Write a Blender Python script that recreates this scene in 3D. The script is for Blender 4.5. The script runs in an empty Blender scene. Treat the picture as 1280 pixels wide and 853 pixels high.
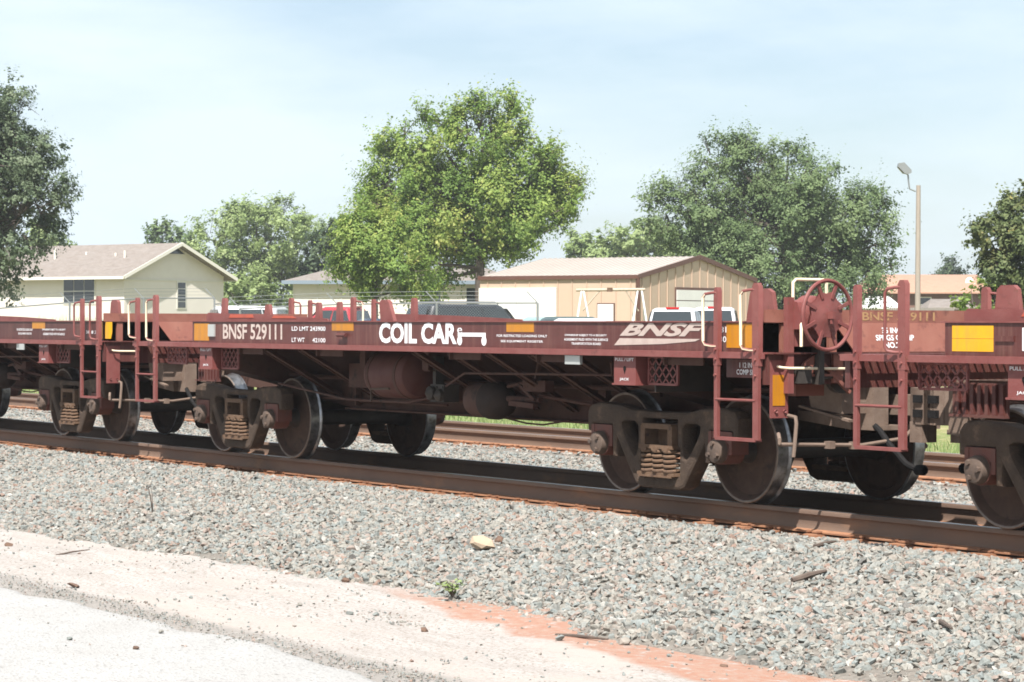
import bpy, bmesh, math, random
import numpy as np
from mathutils import Vector, Matrix
R = math.radians
random.seed(7); rng = np.random.default_rng(7)
sc = bpy.context.scene
C = sc.collection

# ---------------------------------------------------------------- camera
# world: X along the track (towards the camera's right), Y away from the camera, Z up, rail top = 0
CAM = Vector((22.2326, -14.1363, 1.5399)); FPX = 3147.69; HEAD = 1.003071; ROLL = .00235115
PITCH = math.atan((426.5 - 404.862) / FPX)
cam = bpy.data.cameras.new('camera'); camo = bpy.data.objects.new('camera', cam); C.objects.link(camo)
cam.sensor_width = 36; cam.lens = FPX / 1280 * 36; cam.clip_start = .5; cam.clip_end = 6000
camo.rotation_euler = (Matrix.Rotation(HEAD, 4, 'Z') @ Matrix.Rotation(R(90) - PITCH, 4, 'X') @ Matrix.Rotation(ROLL, 4, 'Z')).to_euler()
camo.location = CAM
sc.camera = camo

# ---------------------------------------------------------------- sky, sun, exposure
SUN = Vector((.48, -.48, 1)).normalized()
el = math.asin(SUN.z); az = math.atan2(SUN.x, SUN.y)
w = bpy.data.worlds.new('World'); sc.world = w; w.use_nodes = True
nt = w.node_tree; nt.nodes.clear()
def wn(t, **k):
    n = nt.nodes.new(t)
    for a, b in k.items(): setattr(n, a, b)
    return n
sky = wn('ShaderNodeTexSky', sky_type='NISHITA', sun_disc=False, sun_elevation=el, sun_rotation=az, altitude=300, air_density=1.0, dust_density=1.6, ozone_density=1.4)
tc = wn('ShaderNodeTexCoord'); mp = wn('ShaderNodeMapping'); mp.inputs['Scale'].default_value = (2.2, 2.2, 9)
nz = wn('ShaderNodeTexNoise'); nz.inputs['Scale'].default_value = 1.6; nz.inputs['Detail'].default_value = 7; nz.inputs['Roughness'].default_value = .55
rp = wn('ShaderNodeValToRGB'); rp.color_ramp.elements[0].position = .36; rp.color_ramp.elements[0].color = (.28, .28, .28, 1); rp.color_ramp.elements[1].position = .62; rp.color_ramp.elements[1].color = (.95, .95, .95, 1)
mx = wn('ShaderNodeMix', data_type='RGBA'); mx.inputs[7].default_value = (6.2, 7.1, 7.75, 1)
bg = wn('ShaderNodeBackground'); bg.inputs[1].default_value = .06
out = wn('ShaderNodeOutputWorld')
L = nt.links.new
L(tc.outputs['Generated'], mp.inputs[0]); L(mp.outputs[0], nz.inputs[0]); L(nz.outputs[0], rp.inputs[0]); L(rp.outputs[0], mx.inputs[0])
L(sky.outputs[0], mx.inputs[6]); L(mx.outputs[2], bg.inputs[0]); L(bg.outputs[0], out.inputs[0])
sun = bpy.data.lights.new('sun', 'SUN'); sun.energy = 4.2; sun.angle = R(.55); sun.color = (1, .968, .925)
suno = bpy.data.objects.new('sun', sun); C.objects.link(suno); suno.rotation_euler = SUN.to_track_quat('Z', 'Y').to_euler(); suno.location = (20, -30, 60)
vs = sc.view_settings; vs.view_transform = 'Standard'; vs.look = 'None'; vs.gamma = 1; vs.use_curve_mapping = False
vs.exposure = 1.30
sc.cycles.filter_width = 1.75

# ---------------------------------------------------------------- helpers
def tag(o, label=None, cat=None, group=None, kind=None):
    for k, v in (('label', label), ('category', cat), ('group', group), ('kind', kind)):
        if v: o[k] = v
    return o
def empty(name, loc=(0, 0, 0), rz=0, parent=None):
    o = bpy.data.objects.new(name, None); C.objects.link(o); o.location = loc; o.rotation_euler = (0, 0, rz); o.empty_display_size = .2
    if parent: o.parent = parent
    return o
def link(name, me, parent=None, loc=None, rot=None):
    o = bpy.data.objects.new(name, me); C.objects.link(o)
    if parent: o.parent = parent
    if loc is not None: o.location = loc
    if rot is not None: o.rotation_euler = rot
    return o
class MB:
    def __init__(s): s.v = []; s.f = []; s.sm = []
    def add(s, vs, fs, smooth=False):
        n = len(s.v); s.v += [tuple(p) for p in vs]; s.f += [tuple(i + n for i in f) for f in fs]; s.sm += [smooth] * len(fs); return s
    def box(s, x0, x1, y0, y1, z0, z1):
        v = [(x, y, z) for z in (z0, z1) for y in (y0, y1) for x in (x0, x1)]
        return s.add(v, [(0, 2, 3, 1), (4, 5, 7, 6), (0, 1, 5, 4), (2, 6, 7, 3), (0, 4, 6, 2), (1, 3, 7, 5)])
    def cbox(s, c, d): return s.box(c[0] - d[0] / 2, c[0] + d[0] / 2, c[1] - d[1] / 2, c[1] + d[1] / 2, c[2] - d[2] / 2, c[2] + d[2] / 2)
    def prism(s, poly, axis, a, b):
        """polygon in the two other axes (x,z for axis y; y,z for axis x; x,y for axis z), extruded a..b"""
        def P(p, t): return {'y': (p[0], t, p[1]), 'x': (t, p[0], p[1]), 'z': (p[0], p[1], t)}[axis]
        n = len(poly); v = [P(p, a) for p in poly] + [P(p, b) for p in poly]
        f = [tuple(range(n)), tuple(range(2 * n - 1, n - 1, -1))] + [(i, i + n, (i + 1) % n + n, (i + 1) % n) for i in range(n)]
        return s.add(v, f)
    def bar(s, p, q, w, h, up=(0, 0, 1)):
        p, q = Vector(p), Vector(q); d = (q - p).normalized(); u = Vector(up)
        if abs(d.dot(u)) > .98: u = Vector((0, 1, 0))
        a = d.cross(u).normalized() * (w / 2); b = a.cross(d).normalized() * (h / 2)
        v = [p - a - b, p + a - b, p + a + b, p - a + b, q - a - b, q + a - b, q + a + b, q - a + b]
        return s.add(v, [(0, 3, 2, 1), (4, 5, 6, 7), (0, 1, 5, 4), (1, 2, 6, 5), (2, 3, 7, 6), (3, 0, 4, 7)])
    def tube(s, pts, r, n=8, cap=True):
        pts = [Vector(p) for p in pts]; rr = r if isinstance(r, (list, tuple)) else [r] * len(pts)
        base = len(s.v); u = None; rings = []
        for i, p in enumerate(pts):
            d = (pts[min(i + 1, len(pts) - 1)] - pts[max(i - 1, 0)]).normalized()
            if u is None: u = d.orthogonal().normalized()
            u = (u - d * u.dot(d)).normalized(); v = d.cross(u)
            rings.append([p + (u * math.cos(t) + v * math.sin(t)) * rr[i] for t in [2 * math.pi * k / n for k in range(n)]])
        vs_ = [p for ring in rings for p in ring]
        fs = [(i * n + k, i * n + (k + 1) % n, (i + 1) * n + (k + 1) % n, (i + 1) * n + k) for i in range(len(pts) - 1) for k in range(n)]
        s.add(vs_, fs, True)
        if cap: s.add(rings[0], [tuple(range(n - 1, -1, -1))]); s.add(rings[-1], [tuple(range(n))])
        return s
    def cyl(s, p, q, r, n=16): return s.tube([p, q], r, n)
    def lathe(s, prof, axis='y', n=40, c=(0, 0, 0), close=False):
        """prof: list of (t along axis, radius)"""
        m = len(prof); v = []
        for t, r in prof:
            for k in range(n):
                a = 2 * math.pi * k / n; ca, sa = r * math.cos(a), r * math.sin(a)
                v.append({'y': (c[0] + ca, c[1] + t, c[2] + sa), 'x': (c[0] + t, c[1] + ca, c[2] + sa), 'z': (c[0] + ca, c[1] + sa, c[2] + t)}[axis])
        f = [(i * n + k, i * n + (k + 1) % n, (i + 1) % m * n + (k + 1) % n, (i + 1) % m * n + k) for i in range(m if close else m - 1) for k in range(n)]
        return s.add(v, f, True)
    def mesh(s, name, mat):
        me = bpy.data.meshes.new(name); me.from_pydata(s.v, [], s.f)
        me.polygons.foreach_set('use_smooth', s.sm)
        for m in (mat if isinstance(mat, (list, tuple)) else [mat]): me.materials.append(m)
        bm = bmesh.new(); bm.from_mesh(me); bmesh.ops.recalc_face_normals(bm, faces=bm.faces); bm.to_mesh(me); bm.free()
        me.set_sharp_from_angle(angle=R(38))
        return me
    def obj(s, name, mat, parent=None, **k): return link(name, s.mesh(name, mat), parent, **k)
def rbox(name, dims, bev, mat, seg=2):
    """bevelled box mesh centred on the origin"""
    bm = bmesh.new(); bmesh.ops.create_cube(bm, size=1); bmesh.ops.scale(bm, vec=dims, verts=bm.verts)
    bmesh.ops.bevel(bm, geom=bm.edges[:], offset=bev, segments=seg, profile=.6, affect='EDGES')
    me = bpy.data.meshes.new(name); bm.to_mesh(me); bm.free(); me.materials.append(mat)
    for p in me.polygons: p.use_smooth = True
    me.set_sharp_from_angle(angle=R(40)); return me
def plate(name, loops, depth, bev, mat, res=1):
    """closed outlines (first outer, then holes) in x,y -> plate centred on z=0, total thickness 2*(depth)"""
    cu = bpy.data.curves.new(name, 'CURVE'); cu.dimensions = '2D'; cu.fill_mode = 'BOTH'; cu.extrude = max(depth - bev, .0005); cu.bevel_depth = bev; cu.bevel_resolution = res; cu.offset = -bev if bev else 0
    for lp in loops:
        sp = cu.splines.new('POLY'); sp.points.add(len(lp) - 1); sp.use_cyclic_u = True
        for p, q in zip(sp.points, lp): p.co = (q[0], q[1], 0, 1)
    o = bpy.data.objects.new('tmp', cu); me = bpy.data.meshes.new_from_object(o); bpy.data.objects.remove(o); bpy.data.curves.remove(cu)
    me.name = name; me.materials.clear(); me.materials.append(mat)
    me.polygons.foreach_set('use_smooth', [True] * len(me.polygons)); me.set_sharp_from_angle(angle=R(35)); return me
def smooth_loop(pts, it=2):
    for _ in range(it):
        o = []
        for i, p in enumerate(pts):
            q = pts[(i + 1) % len(pts)]; o += [(p[0] * .78 + q[0] * .22, p[1] * .78 + q[1] * .22), (p[0] * .22 + q[0] * .78, p[1] * .22 + q[1] * .78)]
        pts = o
    return pts
def rotx(me, a): me.transform(Matrix.Rotation(a, 4, 'X')); return me
_txt = {}
def text(s, x0, x1, z0, z1, mat, parent, y, rot=0, bold=.012, shear=0, name='lettering', label=None, bx=None):
    """flat lettering on the near side (facing -Y), stretched into the box x0..x1, z0..z1 at Y=y; rot turns it about Z around x0"""
    key = (s, mat.name, bold, shear)
    if key not in _txt:
        cu = bpy.data.curves.new('lettering', 'FONT'); cu.body = s; cu.size = 1; cu.offset = bold; cu.extrude = .0; cu.shear = shear; cu.fill_mode = 'FRONT'; cu.resolution_u = 3; cu.space_line = .95
        if '\n' in s: cu.align_x = 'CENTER'
        o = bpy.data.objects.new('tmp', cu); me = bpy.data.meshes.new_from_object(o); bpy.data.objects.remove(o)
        co = np.empty(len(me.vertices) * 3); me.vertices.foreach_get('co', co); co = co.reshape(-1, 3)
        lo, hi = co.min(0), co.max(0); co = (co - lo) / np.maximum(hi - lo, 1e-6); co[:, 2] = 0
        me.vertices.foreach_set('co', co.ravel()); me.materials.clear(); me.materials.append(mat); _txt[key] = me
    o = link(name, _txt[key], parent)
    o.matrix_local = Matrix.Translation((x0 if bx is None else bx, y, z0)) @ Matrix.Rotation(rot, 4, 'Z') @ Matrix.Rotation(R(90), 4, 'X') @ Matrix.Diagonal((x1 - x0, z1 - z0, 1, 1))
    if label: o['label'] = label
    return o

# ---------------------------------------------------------------- materials
def mat(name, col, rough=.6, metal=0, spec=.4, var=None, vscale=4, vamt=.5, bump=0, bscale=60, vdetail=5, coord='Object', stretch=(1, 1, 1), third=None, tscale=1.3, tlo=.55, thi=.68, island=0, streak=None, wear=None):
    m = bpy.data.materials.new(name); m.use_nodes = True; nt = m.node_tree; b = nt.nodes['Principled BSDF']
    b.inputs['Base Color'].default_value = (*col, 1); b.inputs['Roughness'].default_value = rough; b.inputs['Metallic'].default_value = metal; b.inputs['Specular IOR Level'].default_value = spec
    def N(t): return nt.nodes.new(t)
    tc = N('ShaderNodeTexCoord'); mp = N('ShaderNodeMapping'); mp.inputs['Scale'].default_value = stretch; geo = N('ShaderNodeNewGeometry'); nt.links.new(geo.outputs['Position'] if coord == 'World' else tc.outputs[coord], mp.inputs[0])
    last = None
    def noise(sc_, det, ro=.6):
        n = N('ShaderNodeTexNoise'); n.inputs['Scale'].default_value = sc_; n.inputs['Detail'].default_value = det; n.inputs['Roughness'].default_value = ro
        nt.links.new(mp.outputs[0], n.inputs[0]); return n
    def ramp(src, lo, hi, top=1):
        r = N('ShaderNodeMapRange'); r.inputs[1].default_value = lo; r.inputs[2].default_value = hi; r.inputs[4].default_value = top; nt.links.new(src, r.inputs[0]); return r.outputs[0]
    def mixc(f, a, c):
        x = N('ShaderNodeMix'); x.data_type = 'RGBA'; nt.links.new(f, x.inputs[0])
        if isinstance(a, tuple): x.inputs[6].default_value = (*a, 1)
        else: nt.links.new(a, x.inputs[6])
        x.inputs[7].default_value = (*c, 1); return x.outputs[2]
    if var is not None:
        last = mixc(ramp(noise(vscale, vdetail).outputs[0], .35, .68, vamt), col, var)
    if third is not None:
        last = mixc(ramp(noise(tscale, 6, .65).outputs[0], tlo, thi), last if last is not None else col, third)
    if streak is not None:      # vertical run-off streaks and rust stains
        mp2 = N('ShaderNodeMapping'); mp2.inputs['Scale'].default_value = (9, 9, .55); nt.links.new(geo.outputs['Position'], mp2.inputs[0])
        n2 = N('ShaderNodeTexNoise'); n2.inputs['Scale'].default_value = 1.6; n2.inputs['Detail'].default_value = 5; n2.inputs['Roughness'].default_value = .7; nt.links.new(mp2.outputs[0], n2.inputs[0])
        last = mixc(ramp(n2.outputs[0], .48, .70, .85), last if last is not None else col, streak)
    if wear is not None:        # paint worn through in flecks
        n3 = N('ShaderNodeTexNoise'); n3.inputs['Scale'].default_value = 26; n3.inputs['Detail'].default_value = 6; n3.inputs['Roughness'].default_value = .75; nt.links.new(geo.outputs['Position'], n3.inputs[0])
        last = mixc(ramp(n3.outputs[0], wear[1], wear[1] + .07), last if last is not None else col, wear[0])
    if island:
        oi = N('ShaderNodeObjectInfo'); hs = N('ShaderNodeHueSaturation'); mr = N('ShaderNodeMapRange'); mr.inputs[3].default_value = 1 - island; mr.inputs[4].default_value = 1 + island
        nt.links.new(oi.outputs['Random'], mr.inputs[0]); nt.links.new(mr.outputs[0], hs.inputs['Value'])
        if last is not None: nt.links.new(last, hs.inputs['Color'])
        else: hs.inputs['Color'].default_value = (*col, 1)
        last = hs.outputs[0]
    if last is not None: nt.links.new(last, b.inputs['Base Color'])
    if bump:
        bn = N('ShaderNodeBump'); bn.inputs['Strength'].default_value = bump; bn.inputs['Distance'].default_value = .02
        nt.links.new(noise(bscale, 4).outputs[0], bn.inputs['Height']); nt.links.new(bn.outputs[0], b.inputs['Normal'])
    return m
M = {}
MAROON = (.078, .0215, .0185)
M['paint'] = mat('maroon paint', MAROON, .5, var=(.098, .032, .027), vscale=2.2, vamt=.75, third=(.060, .021, .015), tscale=5, tlo=.58, thi=.75, bump=.3, bscale=2.5, stretch=(.5, 1, 1), streak=(.135, .062, .047), wear=((.135, .065, .040), .63))
M['paint_brown'] = mat('brown maroon paint', (.060, .018, .016), .55, var=(.085, .028, .023), vscale=2.2, vamt=.8, third=(.045, .018, .013), tscale=5, bump=.12, bscale=9, stretch=(.5, 1, 1), streak=(.11, .052, .040), wear=((.09, .042, .028), .66))
M['paint_pale'] = mat('faded maroon paint', (.160, .043, .038), .6, var=(.205, .075, .065), vscale=5, vamt=.7, third=(.105, .034, .028), tscale=9, tlo=.6, thi=.75, bump=.1, bscale=30, wear=((.11, .05, .032), .60))
M['paint_dust'] = mat('dusty underframe paint', (.066, .028, .021), .85, var=(.098, .054, .039), vscale=3, vamt=.8, third=(.030, .018, .014), tscale=6)
M['paint_end'] = mat('faded sunlit end paint', (.205, .070, .050), .7, var=(.25, .105, .075), vscale=4, vamt=.8, third=(.10, .035, .028), tscale=5)  # faded maroon, lightened further to carry the sun on the end faces
M['primer'] = mat('bright red worn paint', (.42, .085, .045), .6, var=(.30, .07, .05), vscale=9, vamt=.8)
M['cream'] = mat('cream safety paint', (.78, .66, .47), .5, var=(.60, .47, .34), vscale=14, vamt=.6)
M['dark'] = mat('oily dark steel', (.034, .028, .024), .65, var=(.060, .047, .038), vscale=6, vamt=.8, bump=.1)
M['cast'] = mat('cast steel truck frame', (.058, .040, .030), .85, spec=.2, var=(.092, .063, .045), vscale=7, vamt=.9, third=(.16, .105, .072), tscale=7, tlo=.58, thi=.78, bump=.5, bscale=55)
M['rust'] = mat('rusty spring steel', (.115, .068, .043), .85, spec=.2, var=(.165, .105, .068), vscale=14, vamt=.8, third=(.07, .045, .035), tscale=10, bump=.2)
M['redcap'] = mat('red brown bearing adapter', (.145, .05, .036), .75, var=(.10, .05, .04), vscale=12, vamt=.8)
M['capsteel'] = mat('dusty bearing cap steel', (.105, .072, .054), .8, var=(.065, .045, .035), vscale=14, vamt=.8)
M['wheel'] = mat('wheel plate brown', (.064, .039, .030), .85, spec=.15, var=(.090, .057, .042), vscale=7, vamt=.9, third=(.042, .030, .025), tscale=6, bump=.05)
M['rim'] = mat('worn wheel rim', (.23, .18, .145), .5, .35, var=(.13, .095, .075), vscale=12, vamt=.9)
M['tread'] = mat('polished wheel tread', (.36, .36, .37), .32, .8, var=(.09, .08, .07), vscale=9, vamt=.95)
M['coupler'] = mat('weathered coupler casting', (.175, .125, .095), .8, var=(.115, .075, .055), vscale=8, vamt=.8, bump=.2)
M['rubber'] = mat('black hose rubber', (.012, .011, .011), .8, spec=.15)
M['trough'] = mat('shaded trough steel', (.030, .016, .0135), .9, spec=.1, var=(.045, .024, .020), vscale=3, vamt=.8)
M['dome'] = mat('greasy dark cylinder', (.030, .022, .019), .8, spec=.2, var=(.05, .034, .028), vscale=5, vamt=.8)
M['white'] = mat('white stencil paint', (.76, .76, .76), .55, var=(.64, .60, .60), vscale=14, vamt=.5, coord='World', wear=((.30, .17, .16), .635))
M['offwhite'] = mat('worn white stencil paint', (.50, .42, .37), .6, var=(.36, .26, .235), vscale=18, vamt=.7, coord='World', wear=((.12, .05, .048), .60))
M['logo'] = mat('beige logo paint', (.44, .36, .315), .6, var=(.34, .26, .23), vscale=12, vamt=.6, coord='World', wear=((.14, .06, .055), .63))
M['tan'] = mat('tan stencil paint', (.36, .21, .10), .6, coord='World', wear=((.17, .075, .05), .56))
M['orange'] = mat('amber reflective sheeting', (.43, .175, .006), .4, var=(.36, .14, .006), vscale=12, vamt=.5, streak=(.30, .13, .03))
M['yellow'] = mat('yellow reflective sheeting', (.66, .33, .006), .4, var=(.58, .28, .006), vscale=12, vamt=.5, streak=(.50, .26, .04))
M['silver'] = mat('silver tag', (.42, .43, .41), .4, .3)
M['rail'] = mat('rail side rust', (.125, .080, .058), .75, var=(.165, .105, .072), vscale=3, vamt=.8, third=(.24, .13, .072), tscale=1.6, tlo=.57, thi=.70, stretch=(.35, 1, 1), bump=.1)
M['railtop'] = mat('polished rail head', (.36, .34, .33), .32, .9, var=(.26, .22, .20), vscale=10, vamt=.6, stretch=(.1, 1, 1))
M['plate'] = mat('rusty tie plate', (.30, .145, .075), .85, var=(.18, .085, .05), vscale=9, vamt=.9)
M['tie'] = mat('weathered wood tie', (.10, .075, .058), .9, var=(.16, .125, .10), vscale=6, vamt=.8, stretch=(5, .5, 5), bump=.3, bscale=20)

# ---------------------------------------------------------------- placing things seen in the distance
def col_dir(px):
    u = px - 640
    f = Vector((-math.sin(HEAD), math.cos(HEAD), 0)); r = Vector((math.cos(HEAD), math.sin(HEAD), 0))
    return (f + r * (u / FPX)).normalized()
def smooth(a, b, t):
    t = np.clip((t - a) / (b - a), 0, 1); return t * t * (3 - 2 * t)
def ground_z(x, y):
    """height of the land"""
    d = np.hypot(x - CAM.x, y - CAM.y)
    z = -.55 + .12 * smooth(7.6, 12, y) + .70 * smooth(11, 24, y) + 1.45 * smooth(92, 150, d) * smooth(8, 24, y)
    return z
def at(px, d, z=None):
    p = CAM + col_dir(px) * d
    return Vector((p.x, p.y, float(ground_z(p.x, p.y)) if z is None else z))
def zpx(px, py, d):
    """height above rail seen at image row py at distance d along column px"""
    hor = 404.862 + ROLL * (px - 640); fw = d * math.cos(math.atan((px - 640) / FPX))
    return CAM.z + (hor - py) * fw / FPX
HEADING = HEAD   # turn about Z so that local x = image right, local y = away from the camera

# ================================================================ GROUND, ROAD, BALLAST
def vnoise(x, y, s=1.0, seed=0):
    """cheap smooth value noise"""
    x = np.asarray(x, float) / s + seed * 17.3; y = np.asarray(y, float) / s + seed * 7.7
    xi, yi = np.floor(x), np.floor(y); xf, yf = x - xi, y - yi
    h = lambda a, b: np.modf(np.abs(np.sin(a * 127.1 + b * 311.7 + seed * 3.1) * 43758.5453))[0]
    u, v = xf * xf * (3 - 2 * xf), yf * yf * (3 - 2 * yf)
    return (h(xi, yi) * (1 - u) + h(xi + 1, yi) * u) * (1 - v) + (h(xi, yi + 1) * (1 - u) + h(xi + 1, yi + 1) * u) * v
def grid_mesh(name, xs, ys, zf, material, keep=None):
    X, Y = np.meshgrid(xs, ys); Z = zf(X, Y); n, m = X.shape
    v = np.stack([X, Y, Z], -1).reshape(-1, 3)
    i = np.arange(n * m).reshape(n, m); f = np.stack([i[:-1, :-1], i[:-1, 1:], i[1:, 1:], i[1:, :-1]], -1).reshape(-1, 4)
    if keep is not None: f = f[keep(X, Y)[:-1, :-1].ravel()]
    me = bpy.data.meshes.new(name); me.from_pydata(v.tolist(), [], f.tolist()); me.materials.append(material)
    me.polygons.foreach_set('use_smooth', [True] * len(me.polygons)); return me
def nodes_mat(name):
    m = bpy.data.materials.new(name); m.use_nodes = True; nt = m.node_tree; b = nt.nodes['Principled BSDF']
    def N(t, **k):
        n = nt.nodes.new(t)
        for a, c in k.items(): setattr(n, a, c)
        return n
    return m, nt, b, N, nt.links.new
def ground_material():
    m, nt, b, N, L = nodes_mat('dirt and grass ground'); b.inputs['Roughness'].default_value = .95; b.inputs['Specular IOR Level'].default_value = .15
    geo = N('ShaderNodeNewGeometry'); sep = N('ShaderNodeSeparateXYZ'); L(geo.outputs['Position'], sep.inputs[0])
    def noise(s, d=6, r=.6, st=None):
        n = N('ShaderNodeTexNoise'); n.inputs['Scale'].default_value = s; n.inputs['Detail'].default_value = d; n.inputs['Roughness'].default_value = r
        if st:
            mp = N('ShaderNodeMapping'); mp.inputs['Scale'].default_value = st; L(geo.outputs['Position'], mp.inputs[0]); L(mp.outputs[0], n.inputs[0])
        else: L(geo.outputs['Position'], n.inputs[0])
        return n.outputs[0]
    def mr(s, a, c, o0=0, o1=1):
        r = N('ShaderNodeMapRange'); r.inputs[1].default_value = a; r.inputs[2].default_value = c; r.inputs[3].default_value = o0; r.inputs[4].default_value = o1
        if hasattr(s, 'links'): L(s, r.inputs[0])
        return r.outputs[0]
    def mth(op, a, c):
        n = N('ShaderNodeMath', operation=op)
        for i, q in enumerate((a, c)):
            if hasattr(q, 'links'): L(q, n.inputs[i])
            else: n.inputs[i].default_value = q
        return n.outputs[0]
    def mix(f, a, c):
        x = N('ShaderNodeMix', data_type='RGBA'); L(f, x.inputs[0])
        for i, q in ((6, a), (7, c)):
            if isinstance(q, tuple): x.inputs[i].default_value = (*q, 1)
            else: L(q, x.inputs[i])
        return x.outputs[2]
    pale = mix(mr(noise(2.2, 8, .7, (.45, 2.2, 1)), .36, .66), (.385, .357, .333), (.315, .288, .264))
    pale = mix(mr(noise(34, 5, .75), .50, .62), pale, (.215, .175, .145))
    pale = mix(mr(noise(1.1, 5, .6, (.5, 1, 1)), .5, .68), pale, (.36, .315, .282))
    # red clay shows along the foot of the ballast, wider towards +X
    wob = mth('MULTIPLY', mth('SUBTRACT', noise(1.6, 6, .65), .5), .55)
    dd = mth('ADD', mth('ADD', sep.outputs['Y'], 4.52), mth('ADD', mth('MULTIPLY', mth('SUBTRACT', sep.outputs['X'], 5.5), .165), wob))
    band = mth('MULTIPLY', mr(dd, -.06, .06), mr(sep.outputs['X'], 4.6, 6.2))
    red = mix(mr(noise(14, 5), .35, .7), (.305, .160, .112), (.32, .22, .17))
    c = mix(mth('MULTIPLY', band, mr(noise(9, 7, .7), .34, .46)), pale, red)
    # dark broken edge of the paving
    edge = mth('MULTIPLY', mr(mth('ADD', sep.outputs['Y'], mth('MULTIPLY', mth('SUBTRACT', noise(1.2, 5), .5), .5)), -7.1, -6.98), mr(sep.outputs['Y'], -6.38, -6.55))
    c = mix(mth('MULTIPLY', edge, mr(noise(9, 6, .7), .30, .48, 0, .9)), c, (.235, .215, .195))
    grass = mix(mr(noise(.6, 6), .35, .65), (.115, .155, .045), (.21, .20, .085)); grass = mix(mr(noise(6, 5), .45, .7), grass, (.30, .25, .14))
    c = mix(mr(mth('ADD', sep.outputs['Y'], mth('MULTIPLY', noise(1.2), 1.5)), 8.9, 9.8), c, grass)
    L(c, b.inputs['Base Color'])
    bp = N('ShaderNodeBump'); bp.inputs['Strength'].default_value = .6; bp.inputs['Distance'].default_value = .03; L(noise(30, 6, .7), bp.inputs['Height']); L(bp.outputs[0], b.inputs['Normal'])
    return m
def expand(a, b, step, far, n=14):
    k = np.geomspace(step, far, n)
    return np.concatenate([a - k[::-1], np.arange(a, b + step / 2, step), b + k])
gx = expand(-34, 22, .45, 2600); gy = expand(-16, 13, .3, 2600)
def gzf(X, Y):
    near = (np.abs(X) < 40) & (Y < 10)
    return ground_z(X, Y) + np.where(near, (vnoise(X, Y, .9, 1) - .5) * .05 * smooth(-7.4, -5.6, Y) + (vnoise(X, Y, .35, 2) - .5) * .02 - .014 * (1 - smooth(-7.2, -6.6, Y)), 0)
g = link('ground', grid_mesh('ground', gx, gy, gzf, ground_material())); tag(g, kind='structure')

def road_material():
    m, nt, b, N, L = nodes_mat('pale worn chip seal'); b.inputs['Roughness'].default_value = .9; b.inputs['Specular IOR Level'].default_value = .2
    geo = N('ShaderNodeNewGeometry')
    def noise(s, d, r=.6):
        n = N('ShaderNodeTexNoise'); n.inputs['Scale'].default_value = s; n.inputs['Detail'].default_value = d; n.inputs['Roughness'].default_value = r; L(geo.outputs['Position'], n.inputs[0]); return n.outputs[0]
    def mix(f, lo, hi, a, c):
        r = N('ShaderNodeMapRange'); r.inputs[1].default_value = lo; r.inputs[2].default_value = hi; L(f, r.inputs[0])
        x = N('ShaderNodeMix', data_type='RGBA'); L(r.outputs[0], x.inputs[0])
        if isinstance(a, tuple): x.inputs[6].default_value = (*a, 1)
        else: L(a, x.inputs[6])
        x.inputs[7].default_value = (*c, 1); return x.outputs[2]
    v = N('ShaderNodeTexVoronoi'); v.inputs['Scale'].default_value = 55; L(geo.outputs['Position'], v.inputs[0])
    c = mix(noise(1.6, 6), .35, .7, (.328, .320, .308), (.300, .287, .272))
    c = mix(v.outputs['Color'], .72, .95, c, (.19, .18, .168)); c = mix(noise(70, 3, .7), .6, .7, c, (.37, .362, .353))
    L(c, b.inputs['Base Color'])
    bp = N('ShaderNodeBump'); bp.inputs['Strength'].default_value = .7; bp.inputs['Distance'].default_value = .012; L(v.outputs['Distance'], bp.inputs['Height']); L(bp.outputs[0], b.inputs['Normal'])
    return m
def road_edge(X): return -6.88 + (vnoise(X, 0 * X, 2.2, 5) - .5) * .45 + (vnoise(X, 0 * X, .5, 6) - .5) * .22 + .012 * (X - 4)
xs = np.arange(-40, 26, .12); ts = np.concatenate([[0, .02, .06, .12, .3], np.linspace(.8, 12, 18)])
X, T = np.meshgrid(xs, ts); Y = road_edge(X) - T
Z = -.535 + (vnoise(X, Y, 1.3, 9) - .5) * .012 - .05 * np.exp(-(T / .05) ** 2)
n_, m_ = X.shape; idx = np.arange(n_ * m_).reshape(n_, m_); fs = np.stack([idx[:-1, :-1], idx[1:, :-1], idx[1:, 1:], idx[:-1, 1:]], -1).reshape(-1, 4)
me = bpy.data.meshes.new('road'); me.from_pydata(np.stack([X, Y, Z], -1).reshape(-1, 3).tolist(), [], fs.tolist()); me.materials.append(road_material()); me.polygons.foreach_set('use_smooth', [True] * len(me.polygons))
tag(link('road', me), kind='structure')

def toe_y(x): return -4.36 - .22 * smooth(-3.5, 3, -np.asarray(x)) + (vnoise(x, 0 * np.asarray(x), 1.7, 3) - .5) * .22
PROF = np.array([(-4.85, -.66), (-4.45, -.56), (-3.8, -.46), (-1.95, -.245), (-1.35, -.205), (1.4, -.205), (2.0, -.235), (3.1, -.33), (4.0, -.25), (4.5, -.205), (7.2, -.205), (7.8, -.30), (8.9, -.52), (9.3, -.60)])
def bal_z(X, Y):
    Yw = Y - (toe_y(X) + 4.36) * np.clip((-Y - 3) / 1.3, 0, 1)
    return np.interp(Yw, PROF[:, 0], PROF[:, 1]) + (vnoise(X, Y, .6, 4) - .5) * .05 * ((Y < -1.5) | (np.abs(Y - 3) < 1.2))
bx = np.concatenate([np.arange(-140, -30, 2.), np.arange(-30, 20, .3)]); by = np.arange(-5.1, 9.4, .14)
M['bed'] = mat('fine crushed ballast', (.19, .17, .145), .95, var=(.11, .095, .08), vscale=22, vamt=.9, bump=.8, bscale=35, third=(.25, .21, .175), tscale=14, coord='Object')
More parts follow.
